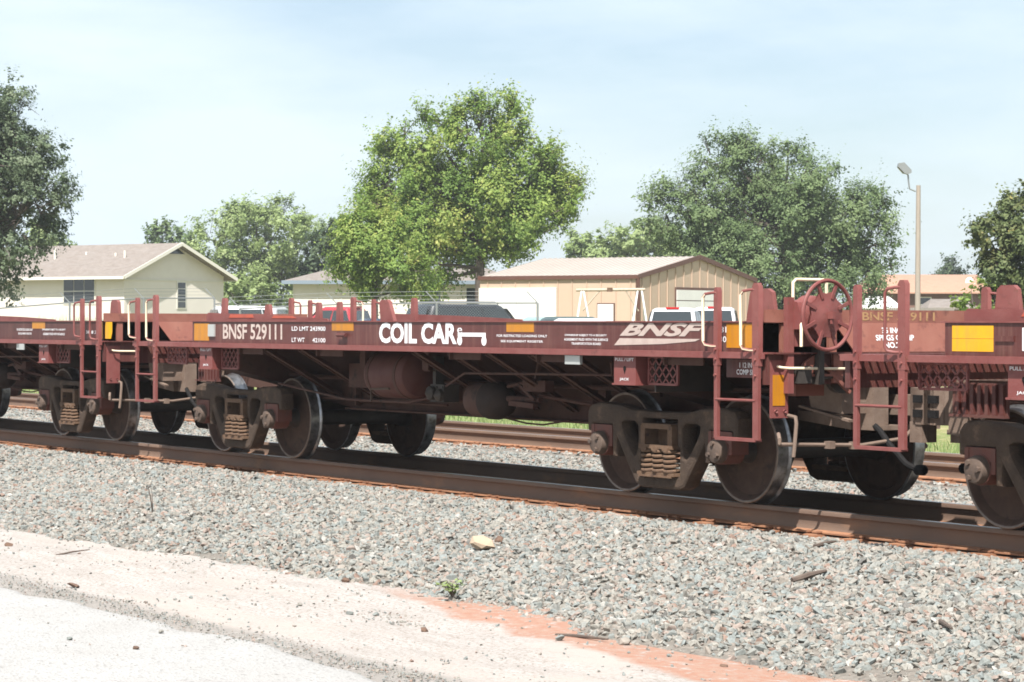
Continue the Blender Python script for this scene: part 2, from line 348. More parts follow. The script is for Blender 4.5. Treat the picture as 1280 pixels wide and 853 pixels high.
def stain_bed():
    nt = M['bed'].node_tree; b = nt.nodes['Principled BSDF']; N = nt.nodes.new; L = nt.links.new; src = b.inputs['Base Color'].links[0].from_socket
    geo = N('ShaderNodeNewGeometry'); sp_ = N('ShaderNodeSeparateXYZ'); L(geo.outputs['Position'], sp_.inputs[0])
    nz_ = N('ShaderNodeTexNoise'); nz_.inputs['Scale'].default_value = 3; nz_.inputs['Detail'].default_value = 6; L(geo.outputs['Position'], nz_.inputs[0]); tot = None
    for yc in (-.755, .755, 5.015, 6.525):      # rust dust under each rail
        a = N('ShaderNodeMath'); a.operation = 'SUBTRACT'; L(sp_.outputs['Y'], a.inputs[0]); a.inputs[1].default_value = yc
        c = N('ShaderNodeMath'); c.operation = 'ABSOLUTE'; L(a.outputs[0], c.inputs[0])
        m = N('ShaderNodeMapRange'); m.inputs[1].default_value = .55; m.inputs[2].default_value = .15; L(c.outputs[0], m.inputs[0])
        if tot is None: tot = m.outputs[0]
        else:
            x = N('ShaderNodeMath'); x.operation = 'MAXIMUM'; L(tot, x.inputs[0]); L(m.outputs[0], x.inputs[1]); tot = x.outputs[0]
    mu = N('ShaderNodeMath'); mu.operation = 'MULTIPLY'; L(tot, mu.inputs[0]); L(nz_.outputs[0], mu.inputs[1])
    m2 = N('ShaderNodeMapRange'); m2.inputs[1].default_value = .15; m2.inputs[2].default_value = .5; m2.inputs[4].default_value = .9; L(mu.outputs[0], m2.inputs[0])
    mx_ = N('ShaderNodeMix'); mx_.data_type = 'RGBA'; L(m2.outputs[0], mx_.inputs[0]); L(src, mx_.inputs[6]); mx_.inputs[7].default_value = (.25, .125, .072, 1); L(mx_.outputs[2], b.inputs['Base Color'])
stain_bed()
tag(link('ballast_bed', grid_mesh('ballast_bed', bx, by, bal_z, M['bed'])), kind='structure')

# ---- loose ballast stones: real stones on points (geometry nodes)
def stone_mesh(seed, mat_):
    r = np.random.default_rng(seed); bm = bmesh.new()
    for k in range(13):
        p = r.normal(size=3); p /= np.linalg.norm(p); p *= r.uniform(.8, 1.15); bm.verts.new((p[0] * .5 * r.uniform(.95, 1.1), p[1] * .40, p[2] * .33))
    res = bmesh.ops.convex_hull(bm, input=bm.verts[:])
    bmesh.ops.delete(bm, geom=[v for v in bm.verts if not v.link_faces], context='VERTS')
    me = bpy.data.meshes.new('stone'); bm.to_mesh(me); bm.free(); me.materials.append(mat_); return me
def stone_material():
    m, nt, b, N, L = nodes_mat('crushed granite'); b.inputs['Roughness'].default_value = .9; b.inputs['Specular IOR Level'].default_value = .25
    oi = N('ShaderNodeObjectInfo'); r = N('ShaderNodeValToRGB'); r.color_ramp.interpolation = 'CONSTANT'
    cols = [(0, (.205, .205, .187)), (.16, (.235, .208, .178)), (.30, (.178, .188, .175)), (.45, (.245, .232, .203)), (.58, (.215, .202, .177)), (.70, (.190, .205, .195)), (.80, (.255, .205, .175)), (.89, (.135, .128, .117)), (.93, (.30, .288, .262)), (.97, (.21, .145, .115))]
    while len(r.color_ramp.elements) < len(cols): r.color_ramp.elements.new(.5)
    for e, (p, c) in zip(r.color_ramp.elements, cols): e.position = p; e.color = (*c, 1)
    L(oi.outputs['Random'], r.inputs[0])
    tc = N('ShaderNodeTexCoord'); n = N('ShaderNodeTexNoise'); n.inputs['Scale'].default_value = 5; n.inputs['Detail'].default_value = 4; L(tc.outputs['Object'], n.inputs[0])
    mr = N('ShaderNodeMapRange'); mr.inputs[1].default_value = .3; mr.inputs[2].default_value = .7; mr.inputs[3].default_value = .75; mr.inputs[4].default_value = 1.2; L(n.outputs[0], mr.inputs[0])
    hs = N('ShaderNodeHueSaturation'); L(mr.outputs[0], hs.inputs['Value']); L(r.outputs[0], hs.inputs['Color']); L(hs.outputs[0], b.inputs['Base Color']); return m
M['stone'] = stone_material()
STONES = [bpy.data.objects.new('stone_source', stone_mesh(40 + k, M['stone'])) for k in range(6)]
def scatter_group():
    ng = bpy.data.node_groups.new('stones on points', 'GeometryNodeTree')
    ng.interface.new_socket('Geometry', in_out='INPUT', socket_type='NodeSocketGeometry'); ng.interface.new_socket('Geometry', in_out='OUTPUT', socket_type='NodeSocketGeometry')
    N = ng.nodes.new; L = ng.links.new
    gi, go = N('NodeGroupInput'), N('NodeGroupOutput'); iop = N('GeometryNodeInstanceOnPoints'); jg = N('GeometryNodeGeometryToInstance')
    for o in STONES:
        oi = N('GeometryNodeObjectInfo'); oi.inputs['Object'].default_value = o; oi.inputs['As Instance'].default_value = False; L(oi.outputs['Geometry'], jg.inputs[0])
    L(gi.outputs[0], iop.inputs['Points']); L(jg.outputs[0], iop.inputs['Instance']); iop.inputs['Pick Instance'].default_value = True
    for nm, dt, sk in (('rot', 'FLOAT_VECTOR', 'Rotation'), ('scl', 'FLOAT_VECTOR', 'Scale'), ('idx', 'INT', 'Instance Index')):
        a = N('GeometryNodeInputNamedAttribute'); a.data_type = dt; a.inputs[0].default_value = nm
        src = a.outputs[0]
        if sk == 'Rotation':
            e = N('FunctionNodeEulerToRotation'); L(src, e.inputs[0]); src = e.outputs[0]
        L(src, iop.inputs[sk])
    L(iop.outputs[0], go.inputs[0]); return ng
NG = scatter_group()
def stones(name, P, size, kind_label, cat):
    n = len(P); me = bpy.data.meshes.new(name); me.vertices.add(n); me.vertices.foreach_set('co', P.ravel())
    a = me.attributes.new('rot', 'FLOAT_VECTOR', 'POINT'); rot = np.stack([rng.normal(0, .5, n), rng.normal(0, .5, n), rng.uniform(0, 6.283, n)], -1); a.data.foreach_set('vector', rot.ravel())
    a = me.attributes.new('scl', 'FLOAT_VECTOR', 'POINT'); s = size[:, None] * rng.uniform(.85, 1.25, (n, 3)); a.data.foreach_set('vector', s.ravel())
    a = me.attributes.new('idx', 'INT', 'POINT'); a.data.foreach_set('value', rng.integers(0, len(STONES), n).astype(np.int32))
    me.materials.append(M['stone']); o = link(name, me); md = o.modifiers.new('stones', 'NODES'); md.node_group = NG
    return tag(o, kind_label, cat, kind='stuff')
def pts(n, x0, x1, y0, y1):
    return rng.uniform(x0, x1, n), rng.uniform(y0, y1, n)
acc = []; accs = []
def zone(dens, x0, x1, y0, y1, smin, smax, prob=None, zf=bal_z, sink=.10):
    n = int(dens * (x1 - x0) * (y1 - y0)); x, y = pts(n, x0, x1, y0, y1); s = smin + (smax - smin) * rng.beta(1.6, 3.2, n)
    if prob is not None: k = rng.random(n) < prob(x, y); x, y, s = x[k], y[k], s[k]
    z = zf(x, y) + s * sink; acc.append(np.stack([x, y, z], -1)); accs.append(s)
toe = lambda x, y: smooth(-.30, .22, y - toe_y(x) + (vnoise(x, y, .5, 8) - .5) * .5)
zone(700, -7, 14, -5.1, -1.10, .030, .112, toe)
zone(160, -7, 14, -1.10, -.92, .02, .05)
zone(300, -4, 14, -5.2, -3.9, .012, .04, lambda x, y: .8 * smooth(-.75, .25, y - toe_y(x)))
zone(400, -24, -7, -5.1, -1.08, .042, .115, toe)
zone(330, -24, 9, -.66, .66, .04, .085)
zone(440, -9, 9, .88, 4.3, .04, .105)
zone(270, -34, -9, .88, 4.3, .05, .115)
zone(160, -36, 4, 4.5, 8.6, .05, .10, lambda x, y: ((np.abs(y - 5.015) > .33) & (np.abs(y - 6.525) > .30)))
stones('ballast_stones', np.concatenate(acc), np.concatenate(accs), 'grey and pinkish crushed rock ballast heaped along and between the tracks', 'ballast')
acc, accs = [], []
gnd = lambda x, y: gzf(x, y)
zone(48, -8, 14, -6.9, -4.5, .012, .045, lambda x, y: .25 + .75 * vnoise(x, y, .8, 12) ** 2, gnd, .15)
zone(750, -8, 12, -7.0, -6.38, .007, .030, lambda x, y: np.exp(-((y + 6.70) / .20) ** 2) * np.clip(2.2 * vnoise(x, y, .45, 13) - .3, 0, 1), lambda x, y: gzf(x, y) + .012, .1)
zone(420, 8.3, 12, -6.75, -6.0, .01, .045, lambda x, y: np.clip(2.5 * vnoise(x, y, .4, 14) - .7, 0, 1) * smooth(8.3, 9.2, x), gnd, .15)
zone(300, 6.2, 7.2, -5.4, -5.05, .01, .04, lambda x, y: np.clip(2.5 * vnoise(x, y, .3, 15) - .8, 0, 1), gnd, .15)
zone(6, -2, 14, -14, -7.0, .008, .03, None, lambda x, y: -.535 + 0 * x, .15)
stones('loose_gravel', np.concatenate(acc), np.concatenate(accs), 'scattered loose gravel on the pale dirt and road edge', 'gravel')

# ================================================================ TRACKS
RAILP = [(-.075, -.186), (-.075, -.174), (-.02, -.160), (-.0095, -.135), (-.0095, -.060), (-.018, -.046), (-.037, -.038), (-.037, -.010), (-.031, -.001), (.031, -.001), (.037, -.010), (.037, -.038), (.018, -.046), (.0095, -.060), (.0095, -.135), (.02, -.160), (.075, -.174), (.075, -.186)]
def rail_mesh(x0, x1):
    b = MB(); n = len(RAILP); xs = np.linspace(x0, x1, 60)
    v = [(x, p[0], p[1]) for x in xs for p in RAILP]; f = []
    for i in range(len(xs) - 1):
        for k in range(n): f.append((i * n + k, i * n + (k + 1) % n, (i + 1) * n + (k + 1) % n, (i + 1) * n + k))
    f += [tuple(range(n)), tuple(range((len(xs)) * n - 1, (len(xs) - 1) * n - 1, -1))]
    b.add(v, f); me = b.mesh('rail', [M['rail'], M['railtop'], M['plate']])
    for p in me.polygons:
        if p.normal.z > .9 and p.center.z > -.01: p.material_index = 1
        elif p.center.z < -.158: p.material_index = 2
    return me
railm = rail_mesh(-140, 40)
tiem = rbox('tie', (.23, 2.6, .18), .012, M['tie']); 
pb = MB().box(-.1, .1, -.19, .19, 0, .014)
for sx in (-.07, .07):
    for sy in (-.095, .095): pb.box(sx - .009, sx + .009, sy - .014, sy + .014, .014, .032); pb.box(sx - .016, sx + .016, sy - .02, sy + .02, .030, .042)
platem = pb.mesh('tie_plate', M['plate'])
ab = MB()
for s in (-1, 1): ab.box(-.012, .012, s * .045 - .03, s * .045 + .03, 0, .06); ab.box(-.03, .03, s * .075 - .014, s * .075 + .014, -.02, .05)
anchm = ab.mesh('rail_anchor', M['plate'])
def track(yc, x0, x1, label, skip=1):
    t = empty('railway_track', (0, yc, 0)); tag(t, label, 'railway track', kind='structure')
    for s in (-1, 1): link('rail', railm, t, (0, s * .755, 0))
    x = x0; k = 0
    while x < x1:
        ti = link('tie', tiem, t, (x + random.uniform(-.03, .03), random.uniform(-.04, .04), -.296), (0, 0, random.uniform(-.012, .012)))
        for s in (-1, 1): link('tie_plate', platem, ti, (0, s * .755, .0902))
        x += .5 + random.uniform(-.03, .03)
    return t
track(0, -24, 14, 'running track with rusty rails under the maroon coil cars')
track(5.77, -36, 8, 'empty second track with rusty rails behind the train')

# ================================================================ COIL CARS
H1 = 1.312; H2 = 1.566; YW = 1.42      # top of lower flange, top of upper flange, web plane
cache = {}
def part(key, name, parent, build, loc=None, rot=None):
    if key not in cache: cache[key] = build()
    return link(name, cache[key], parent, loc, rot)
def mbm(name, m, fn):
    def b():
        x = MB(); fn(x); return x.mesh(name, m)
    return b
# ---- truck
def side_frame():
    outer = [(-1.13, .56), (-1.13, .74), (-1.08, .80), (-.95, .825), (-.62, .812), (-.42, .775), (0, .765), (.42, .775), (.62, .812), (.95, .825), (1.08, .80), (1.13, .74), (1.13, .56),
             (1.06, .56), (1.04, .625), (.74, .625), (.73, .34), (.66, .34), (.655, .50), (.37, .115), (.29, .085), (-.29, .085), (-.37, .115), (-.655, .50), (-.66, .34), (-.73, .34), (-.74, .625), (-1.04, .625), (-1.06, .56)]
    mid = [(-.29, .205), (.29, .205), (.29, .44), (.255, .47), (.255, .70), (-.255, .70), (-.255, .47), (-.29, .44)]
    w = [(.34, .67), (.59, .67), (.575, .575), (.40, .36), (.36, .38), (.33, .50)]
    wl = [(-x, z) for x, z in w][::-1]
    return rotx(plate('side_frame', [outer, mid, smooth_loop(w, 1), smooth_loop(wl, 1)], .085, .03, M['cast']), R(90))
def wheel_mesh():
    b = MB()  # revolved about Y, outer face at y=-.07, flange at +.075
    b.lathe([(-.020, .0), (-.020, .10), (-.012, .16), (.012, .30), (-.005, .385), (-.050, .418), (-.066, .432), (-.070, .448), (-.062, .4555), (.045, .4585), (.055, .468), (.062, .482), (.072, .482), (.078, .465), (.078, .40), (.03, .37), (.035, .30), (.02, .16), (.06, .12), (.06, 0)], 'y', 64)
    me = b.mesh('wheel', [M['wheel'], M['rim'], M['tread']])
    for p in me.polygons:
        c = p.center; r = math.hypot(c.x, c.z)
        if r > .43 and c.y < -.055 and r < .456: p.material_index = 1
        elif r > .453: p.material_index = 2
    return me
def spring(r, wire, turns, h):
    def f(b):
        for k in range(turns): b.tube([(r * math.cos(t), r * math.sin(t), h * (k + .5) / turns + .006 * math.sin(t)) for t in np.linspace(0, 2 * math.pi, 15)], wire, 7, False)
    return f
def truck(car, x):
    t = empty('truck', (x, 0, 0), parent=car)
    for ax in (-.889, .889):
        for s in (-1, 1):
            o = part('wheel', 'wheel', t, wheel_mesh, (ax, s * .755, .4585), (0, random.uniform(0, 6), 0 if s < 0 else math.pi)); o.rotation_mode = 'XYZ'
        part('axle', 'axle', t, mbm('axle', M['dark'], lambda b: b.lathe([(-1.02, .07), (-.9, .075), (-.80, .11), (-.6, .12), (-.5, .085), (.5, .085), (.6, .12), (.80, .11), (.9, .075), (1.02, .07)], 'y', 20)), (ax, 0, .4585))
        for s in (-1, 1):
            part('bearing', 'bearing', t, mbm('bearing', M['redcap'], lambda b: (b.lathe([(-.09, .07), (-.09, .118), (.09, .118), (.09, .07)], 'y', 24), b.box(-.15, .15, -.085, .085, .06, .165), b.box(-.165, -.12, -.09, .09, -.03, .16), b.box(.12, .165, -.09, .09, -.03, .16))), (ax, s * 1.0, .4585))
            def cap(b):
                b.lathe([(-.045, .0), (-.045, .06), (-.03, .098), (.0, .108), (.04, .108)], 'y', 24)
                for k in range(3):
                    a = 2 * math.pi * k / 3 + .5; b.lathe([(-.062, 0), (-.062, .022), (-.03, .024)], 'y', 6, (.066 * math.cos(a), 0, .066 * math.sin(a)))
            part('cap', 'bearing_cap', t, mbm('bearing_cap', M['capsteel'], cap), (ax, s * 1.125, .4585), (0, random.uniform(0, 6), 0 if s < 0 else math.pi))
    for s in (-1, 1):
        part('sframe', 'side_frame', t, side_frame, (0, s * 1.0, 0))
        part('spring_seat', 'spring_seat', t, mbm('spring_seat', M['rust'], lambda b: (b.box(-.275, .275, -.13, .13, .205, .232), b.box(-.24, .24, -.14, .14, .190, .205))), (0, s * 1.0, 0))
        for k in (-1, 0, 1):
            for q in (s,):
                part('spring', 'spring', t, mbm('spring', M['rust'], spring(.064, .0155, 5, .215)), (k * .165, s * 1.0 + q * .07, .230))
        def bol(b):
            b.box(-.25, .25, -.13, .13, .44, .475)
            b.prism([(-.235, .475), (.235, .475), (.19, .635), (-.19, .635)], 'y', .03, .12); b.box(-.235, -.17, -.12, .03, .475, .64); b.box(.17, .235, -.12, .03, .475, .64); b.box(-.22, .22, -.12, .10, .615, .66)
            for k in (-.16, 0, .16): b.box(k - .04, k + .04, -.145, -.13, .425, .455)
        part('bolend', 'bolster_end', t, mbm('bolster_end', M['rust'], bol), (0, s * 1.0, 0), (0, 0, 0 if s < 0 else math.pi))
    part('bolster', 'bolster', t, mbm('bolster', M['cast'], lambda b: (b.box(-.2, .2, -.87, .87, .46, .68), b.box(-.2, .2, -.3, .3, .68, .76))), (0, 0, 0))
    for s in (-1, 1):
        def beam(b):
            b.bar((s * .37, -.95, .42), (s * .37, .95, .42), .09, .07); b.bar((s * .37, -.95, .42), (s * .22, 0, .40), .05, .05); b.bar((s * .37, .95, .42), (s * .22, 0, .40), .05, .05)
            for q in (-1, 1): b.prism([(s * .40, .30), (s * .45, .30), (s * .47, .55), (s * .42, .57)], 'y', q * .755 - .05, q * .755 + .05)
        part(('bbeam', s), 'brake_beam', t, mbm('brake_beam', M['dark'], beam))
    return t
# ---- expanded metal panel in the X-Z plane, x0..x1, z0..z1
def mesh_panel(w_, h_, m):
    def f(b):
        p = .10; q = .105
        n = int(w_ / p) + int(h_ / q) + 3
        for k in range(-n, n):
            for s in (1, -1):
                # clip the slanted strip to the rectangle
                a = Vector((k * p, 0)); d = Vector((p * s, q)); t0, t1 = 0, h_ / q
                if s > 0: t0 = max(t0, -k); t1 = min(t1, w_ / p - k)
                else: t0 = max(t0, k - w_ / p); t1 = min(t1, k)
                if t1 - t0 > .1:
                    u, v = a + d * t0, a + d * t1; b.bar((u.x, 0, u.y), (v.x, 0, v.y), .013, .010, (0, 1, 0))
        for u, v in (((0, 0), (w_, 0)), ((0, h_), (w_, h_)), ((0, 0), (0, h_)), ((w_, 0), (w_, h_))): b.bar((u[0], 0, u[1]), (v[0], 0, v[1]), .02, .02, (0, 1, 0))
    return mbm('expanded_metal_panel', m, f)
def grab(pts_, r=.011):
    return lambda b: b.tube(pts_, r, 8)
def grab_build(gm, z0, z1, pts_, r):
    def b():
        x = MB().tube(pts_, r, 8); me = x.mesh('grab_iron', [M['paint_pale'], gm])
        for p in me.polygons:
            if abs(p.normal.z) < .3: p.material_index = 1
        return me
    return b
def ladder(car, x, grabmat, gk, skip=False):
    """side ladder at car-local x (left post), posts .53 apart, on the near side; s mirrors to the far side"""
    for s in (-1, 1):
        y = s * 1.50; l = None
        l = empty('ladder', (x if s < 0 else x + .53, y, 0), 0 if s < 0 else math.pi, car)
        for dx, zt, wd in ((0, 1.845, .055), (.53, 1.875, .085)):
            def posts(b):
                z0 = .60
                pr = [(dx - wd / 2, 1.20), (dx + wd / 2, 1.20), (dx + wd / 2, zt - .03), (dx + wd / 4, zt), (dx - wd / 4, zt), (dx - wd / 2, zt - .03)]
                b.prism(pr, 'y', -.02, .025)
                b.box(dx - wd * .42, dx + wd * .42, -.018, .012, z0, 1.215)
                for z in (1.25, 1.33, 1.12): b.lathe([(-.034, 0), (-.034, .013), (-.015, .015)], 'y', 6, (dx, 0, z))
            part(('ladder_post', dx), 'post', l, mbm('post', M['paint_pale'], posts))
        part('step', 'rung', l, mbm('rung', M['paint_pale'], lambda b: b.box(.0, .53, -.026, .05, .585, .61)))
        part('rung2', 'rung', l, mbm('rung', M['paint_pale'], lambda b: b.tube([(.0, -.012, .92), (.53, -.012, .92)], .012, 8)))
        for dx, z0, z1 in ((-.02, 1.36, 1.80), (.49, 1.33, 1.82))[1 if skip else 0:]:
            part(('lgrab', dx, gk), 'grab_iron', l, grab_build(grabmat, z0, z1, [(dx + .02, -.01, z1), (dx - .03, -.02, z1), (dx - .085, -.05, z1 - .01), (dx - .10, -.06, z1 - .04), (dx - .10, -.06, z0 + .04), (dx - .085, -.05, z0 + .01), (dx - .03, -.02, z0), (dx + .02, -.01, z0)], .0125))
def coupler_half(b):
    # local: pulling face at x=0, car on -x side; z centred
    b.box(-.62, -.22, -.09, .09, -.085, .085)
    b.prism([(-.26, -.13), (-.12, -.20), (.10, -.20), (.19, -.17), (.19, -.09), (.06, -.06), (.02, .02), (.10, .08), (.13, .17), (.02, .20), (-.12, .20), (-.26, .13)], 'z', -.15, .15)
    b.box(-.20, -.05, -.19, -.03, -.30, -.13)
M['paint_tank'] = mat('dusty maroon tank', (.090, .031, .026), .7, var=(.115, .050, .038), vscale=5, vamt=.8)
def brake_gear(car):
    st = part('bstand', 'brake_stand', car, mbm('brake_stand', M['paint_pale'], lambda b: (b.box(6.20, 6.26, -1.30, -1.24, .98, 1.76), b.prism([(6.20, 1.50), (6.33, 1.50), (6.35, 1.62), (6.30, 1.72), (6.20, 1.74)], 'y', -1.24, -.98), b.box(6.20, 6.24, -1.24, -.95, 1.36, 1.50), b.lathe([(6.20, 0), (6.36, .0), (6.36, .09), (6.33, .14), (6.20, .15)], 'x', 20, (0, -1.06, 1.63)))))
    def bwheel(b):
        n = 48; R0 = .28
        b.tube([(0, R0 * math.cos(t), R0 * math.sin(t)) for t in np.linspace(0, 2 * math.pi, n + 1)], .0165, 8, False)
        # dished centre with scalloped rim
        ring = [(.186 + .012 * math.cos(8 * t + math.pi)) for t in np.linspace(0, 2 * math.pi, n, endpoint=False)]
        v = [(.03, 0, 0)]; 
        for k in range(n): a = 2 * math.pi * k / n; v.append((.0, .075 * math.cos(a), .075 * math.sin(a)))
        for k in range(n): a = 2 * math.pi * k / n; v.append((-.01, ring[k] * math.cos(a), ring[k] * math.sin(a)))
        f = [(0, 1 + k, 1 + (k + 1) % n) for k in range(n)] + [(1 + k, 1 + n + k, 1 + n + (k + 1) % n, 1 + (k + 1) % n) for k in range(n)]
        b.add(v, f, True); b.add([(p[0] - .012, p[1], p[2]) for p in v], [tuple(reversed(q)) for q in f], True)
        for k in range(8):
            a = 2 * math.pi * (k + .5) / 8; c, s_ = math.cos(a), math.sin(a)
            b.bar((-.004, .14 * c, .14 * s_), (.0, .28 * c, .28 * s_), .028, .012, (1, 0, 0)); b.bar((-.014, .13 * c, .13 * s_), (-.01, .28 * c, .28 * s_), .010, .024, (1, 0, 0))
        b.box(.02, .075, -.016, .016, -.03, .03); b.bar((.05, 0, 0), (.05, 0, -.07), .02, .02)
    part('bwheel', 'brake_wheel', st, mbm('brake_wheel', M['paint_pale'], bwheel), (6.44, -1.04, 1.615), (0, 0, R(6)))
    part('bshaft', 'brake_shaft', st, mbm('brake_shaft', M['dark'], lambda b: b.cyl((6.28, -1.02, 1.61), (6.47, -1.02, 1.61), .022, 10)))
    def chain(b):
        b.bar((6.25, -.98, 1.42), (6.25, -.98, 1.05), .10, .05); b.lathe([(-.03, .04), (-.03, .15), (.03, .15), (.03, .04)], 'x', 20, (6.10, -.62, 1.12)); b.tube([(6.26, -1.02, 1.2), (6.22, -.9, 1.1), (6.2, -.7, 1.12), (6.15, -.5, 1.02)], .018, 6)
        b.box(6.2, 6.27, -1.2, -1.06, 1.06, 1.2)
    for k, bb in enumerate(((6.10, 6.24, -1.20, -.82, 1.115, 1.135), (6.20, 6.23, -.80, -.70, 1.06, 1.30), (5.95, 6.05, -1.05, -.75, .95, 1.2))): part(('rigp', k), 'rigging_bracket', car, mbm('rigging_bracket', M['paint_end'], lambda b: b.box(*bb)))
    part('bell', 'bell_crank', car, mbm('bell_crank', M['paint_end'], lambda b: (b.prism([(-1.18, 1.14), (-1.02, 1.14), (-.92, 1.22), (-.98, 1.30), (-1.10, 1.24)], 'x', 6.21, 6.235), b.bar((6.22, -.95, 1.25), (6.22, -.62, .98), .03, .03))))
    part('rig', 'brake_rigging', car, mbm('brake_rigging', M['dark'], chain))
    tagd = part('dot', 'round_tag', car, mbm('round_tag', M['silver'], lambda b: b.lathe([(0, 0), (.004, .03), (0, .034)], 'x', 14)), (6.285, -1.0, 1.385))
    part('egrab2', 'grab_iron', car, mbm('grab_iron', M['cream'], grab([(6.22, -1.22, 1.74), (6.22, -1.22, 1.88), (6.22, -1.19, 1.905), (6.22, -.90, 1.905), (6.22, -.87, 1.88), (6.22, -.87, 1.74)], .013)))
    part('egrab3', 'grab_iron', car, mbm('grab_iron', M['cream'], grab([(6.26, -1.20, 1.60), (6.32, -1.22, 1.57), (6.34, -1.23, 1.53), (6.34, -1.23, 1.36)], .013)))
def coil_car(cx, label, kw):
    car = empty('coil_car', (cx, 0, 0)); tag(car, label, 'rail car', 'coupled coil cars')
    P = M[kw.get('paint', 'paint')]; pk = kw.get('paint', 'paint')
    x0, x1 = kw.get('x0', -4.67), 6.06
    for s in (-1, 1):
        f = 1 if s < 0 else -1
        def web(b):
            b.box(x0, x1, -YW, -YW + .012, H1 - .005, H2 - .011)
            b.box(x0, x0 + .012, -YW + .012, -YW + .14, H1, H2 - .012)
        part(('web', x0, pk), 'side_sill', car, mbm('side_sill', P, web), rot=(0, 0, 0), loc=(0, 0, 0)).scale = (1, f, 1)
        part(('tfl', x0), 'top_flange', car, mbm('top_flange', M['paint_pale'], lambda b: (b.box(x0 - .035, x1 + .02, -YW - .014, -YW + .09, H2 - .011, H2))), None).scale = (1, f, 1)
        def bfl(b):
            b.box(-6.2, 6.2, -YW - .085, -YW + .06, H1 - .014, H1); b.box(-6.2, 6.2, -YW - .085, -YW - .07, H1 - .052, H1 - .014)
        part('bfl', 'bottom_flange', car, mbm('bottom_flange', M['paint_pale'], bfl)).scale = (1, f, 1)
        # raised coaming along the deck at the left end
        part(('coam', x0), 'deck_coaming', car, mbm('deck_coaming', M['paint_pale'], lambda b: b.prism([(x0 + .02, H2 - .02), (x0 + .02, 1.635), (x0 + .06, 1.66), (x0 + 1.6, 1.632), (x0 + 3.0, 1.59), (x0 + 3.02, H2 - .02)], 'y', -1.25, -1.235))).scale = (1, f, 1)
        if s < 0:
            part(('coamp', x0), 'worn_patch', car, mbm('worn_patch', M['primer'], lambda b: b.prism([(x0 + .62, 1.60), (x0 + 1.25, 1.60), (x0 + 1.22, 1.638), (x0 + .66, 1.64)], 'y', -1.254, -1.251)))
            part(('coamq', x0), 'worn_patch', car, mbm('worn_patch', M['primer'], lambda b: b.prism([(x0 + 1.7, 1.595), (x0 + 2.3, 1.592), (x0 + 2.2, 1.62), (x0 + 1.75, 1.625)], 'y', -1.254, -1.251)))
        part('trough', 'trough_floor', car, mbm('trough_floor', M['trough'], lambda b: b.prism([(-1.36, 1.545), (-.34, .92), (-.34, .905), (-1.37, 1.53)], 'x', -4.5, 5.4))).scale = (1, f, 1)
        # jacking brackets and expanded metal beside them
        for jx in (-4.40, 4.02):
            def jb(b):
                b.prism([(0, 1.255), (.33, 1.255), (.33, 1.02), (0, 1.02)], 'y', -1.455, -1.445)
                b.prism([(.32, 1.255), (.33, 1.255), (.33, 1.02), (.32, 1.02)], 'y', -1.445, -1.10); b.box(0, .01, -1.445, -1.10, 1.02, 1.255); b.box(-.01, .345, -1.47, -1.10, 1.005, 1.02)
            j = part('jack', 'jack_bracket', car, mbm('jack_bracket', M['paint_pale'], jb), (jx, 0, 0)); j.scale = (1, f, 1)
            def hole(b): b.lathe([(-1.4575, 0.0001), (-1.4575, .022), (-1.456, .022)], 'y', 14, (.165, 0, 1.15)); b.prism([(.148, 1.14), (.182, 1.14), (.165, 1.10)], 'y', -1.4575, -1.456)
            part('jhole', 'keyhole', j, mbm('keyhole', M['rubber'], hole))
            if s < 0:
                text('PULL / LIFT', .02, .30, 1.215, 1.243, M['white'], j, -1.4575, name='stencil'); text('JACK', .09, .235, 1.04, 1.068, M['white'], j, -1.4575, name='stencil')
            part('emp', 'expanded_metal_panel', car, mesh_panel(.42, .235, M['paint_pale']), (jx + .40, s * 1.36, 1.02))
        part('emp2', 'expanded_metal_panel', car, mesh_panel(.52, .19, M['paint_pale']), (-5.42, s * 1.38, 1.06))
        # braces from the flange down to the centre sill
        for k, bx_ in enumerate((-3.0, -2.1, .35, 1.05, 1.75, 2.5, 3.15)):
            part('brace', 'brace', car, mbm('brace', M['paint_dust'], lambda b: (b.bar((0, -1.36, 1.27), (0, -.34, .70), .075, .012, (1, 0, 0)), b.bar((.032, -1.36, 1.255), (.032, -.34, .685), .012, .07, (1, 0, 0)))), (bx_, 0, 0)).scale = (1, f, 1)
        for bx_ in (-2.55, 2.15, 2.37):
            part('stiff', 'stiffener', car, mbm('stiffener', M['paint_dust'], lambda b: b.box(-.025, .025, -.42, -.345, .62, 1.0)), (bx_, 0, 0)).scale = (1, f, 1)
        for bx_ in (-3.4, -1.55, 1.2, 2.75, 4.75):
            part('clip', 'bracket_plate', car, mbm('bracket_plate', M['paint_dust'], lambda b: (b.box(-.02, .5, -1.40, -1.385, 1.19, 1.262), b.box(-.02, 0, -1.44, -1.40, 1.19, 1.262))), (bx_, 0, 0)).scale = (1, f, 1)
        # hood guide posts on the deck
        for gx_, gw, gh, lean in (kw.get('guides', ()) if s < 0 else ()):
            part(('guide', gw, gh, lean), 'hood_guide', car, mbm('hood_guide', M['paint_pale'], lambda b: b.prism([(-gw / 2, 1.55), (gw / 2, 1.55), (gw * .36 + lean, gh - .03), (gw * .22 + lean, gh), (-gw * .22 + lean, gh), (-gw * .36 + lean, gh - .03)], 'y', -.02, .02)), (gx_, s * 1.2, 0))
    ladder(car, 5.58, M[kw.get('gA', 'cream')], kw.get('gA', 'cream')); ladder(car, kw.get('lx', -6.06), M[kw.get('gB', 'cream')], kw.get('gB', 'cream'), kw.get('gskip'))
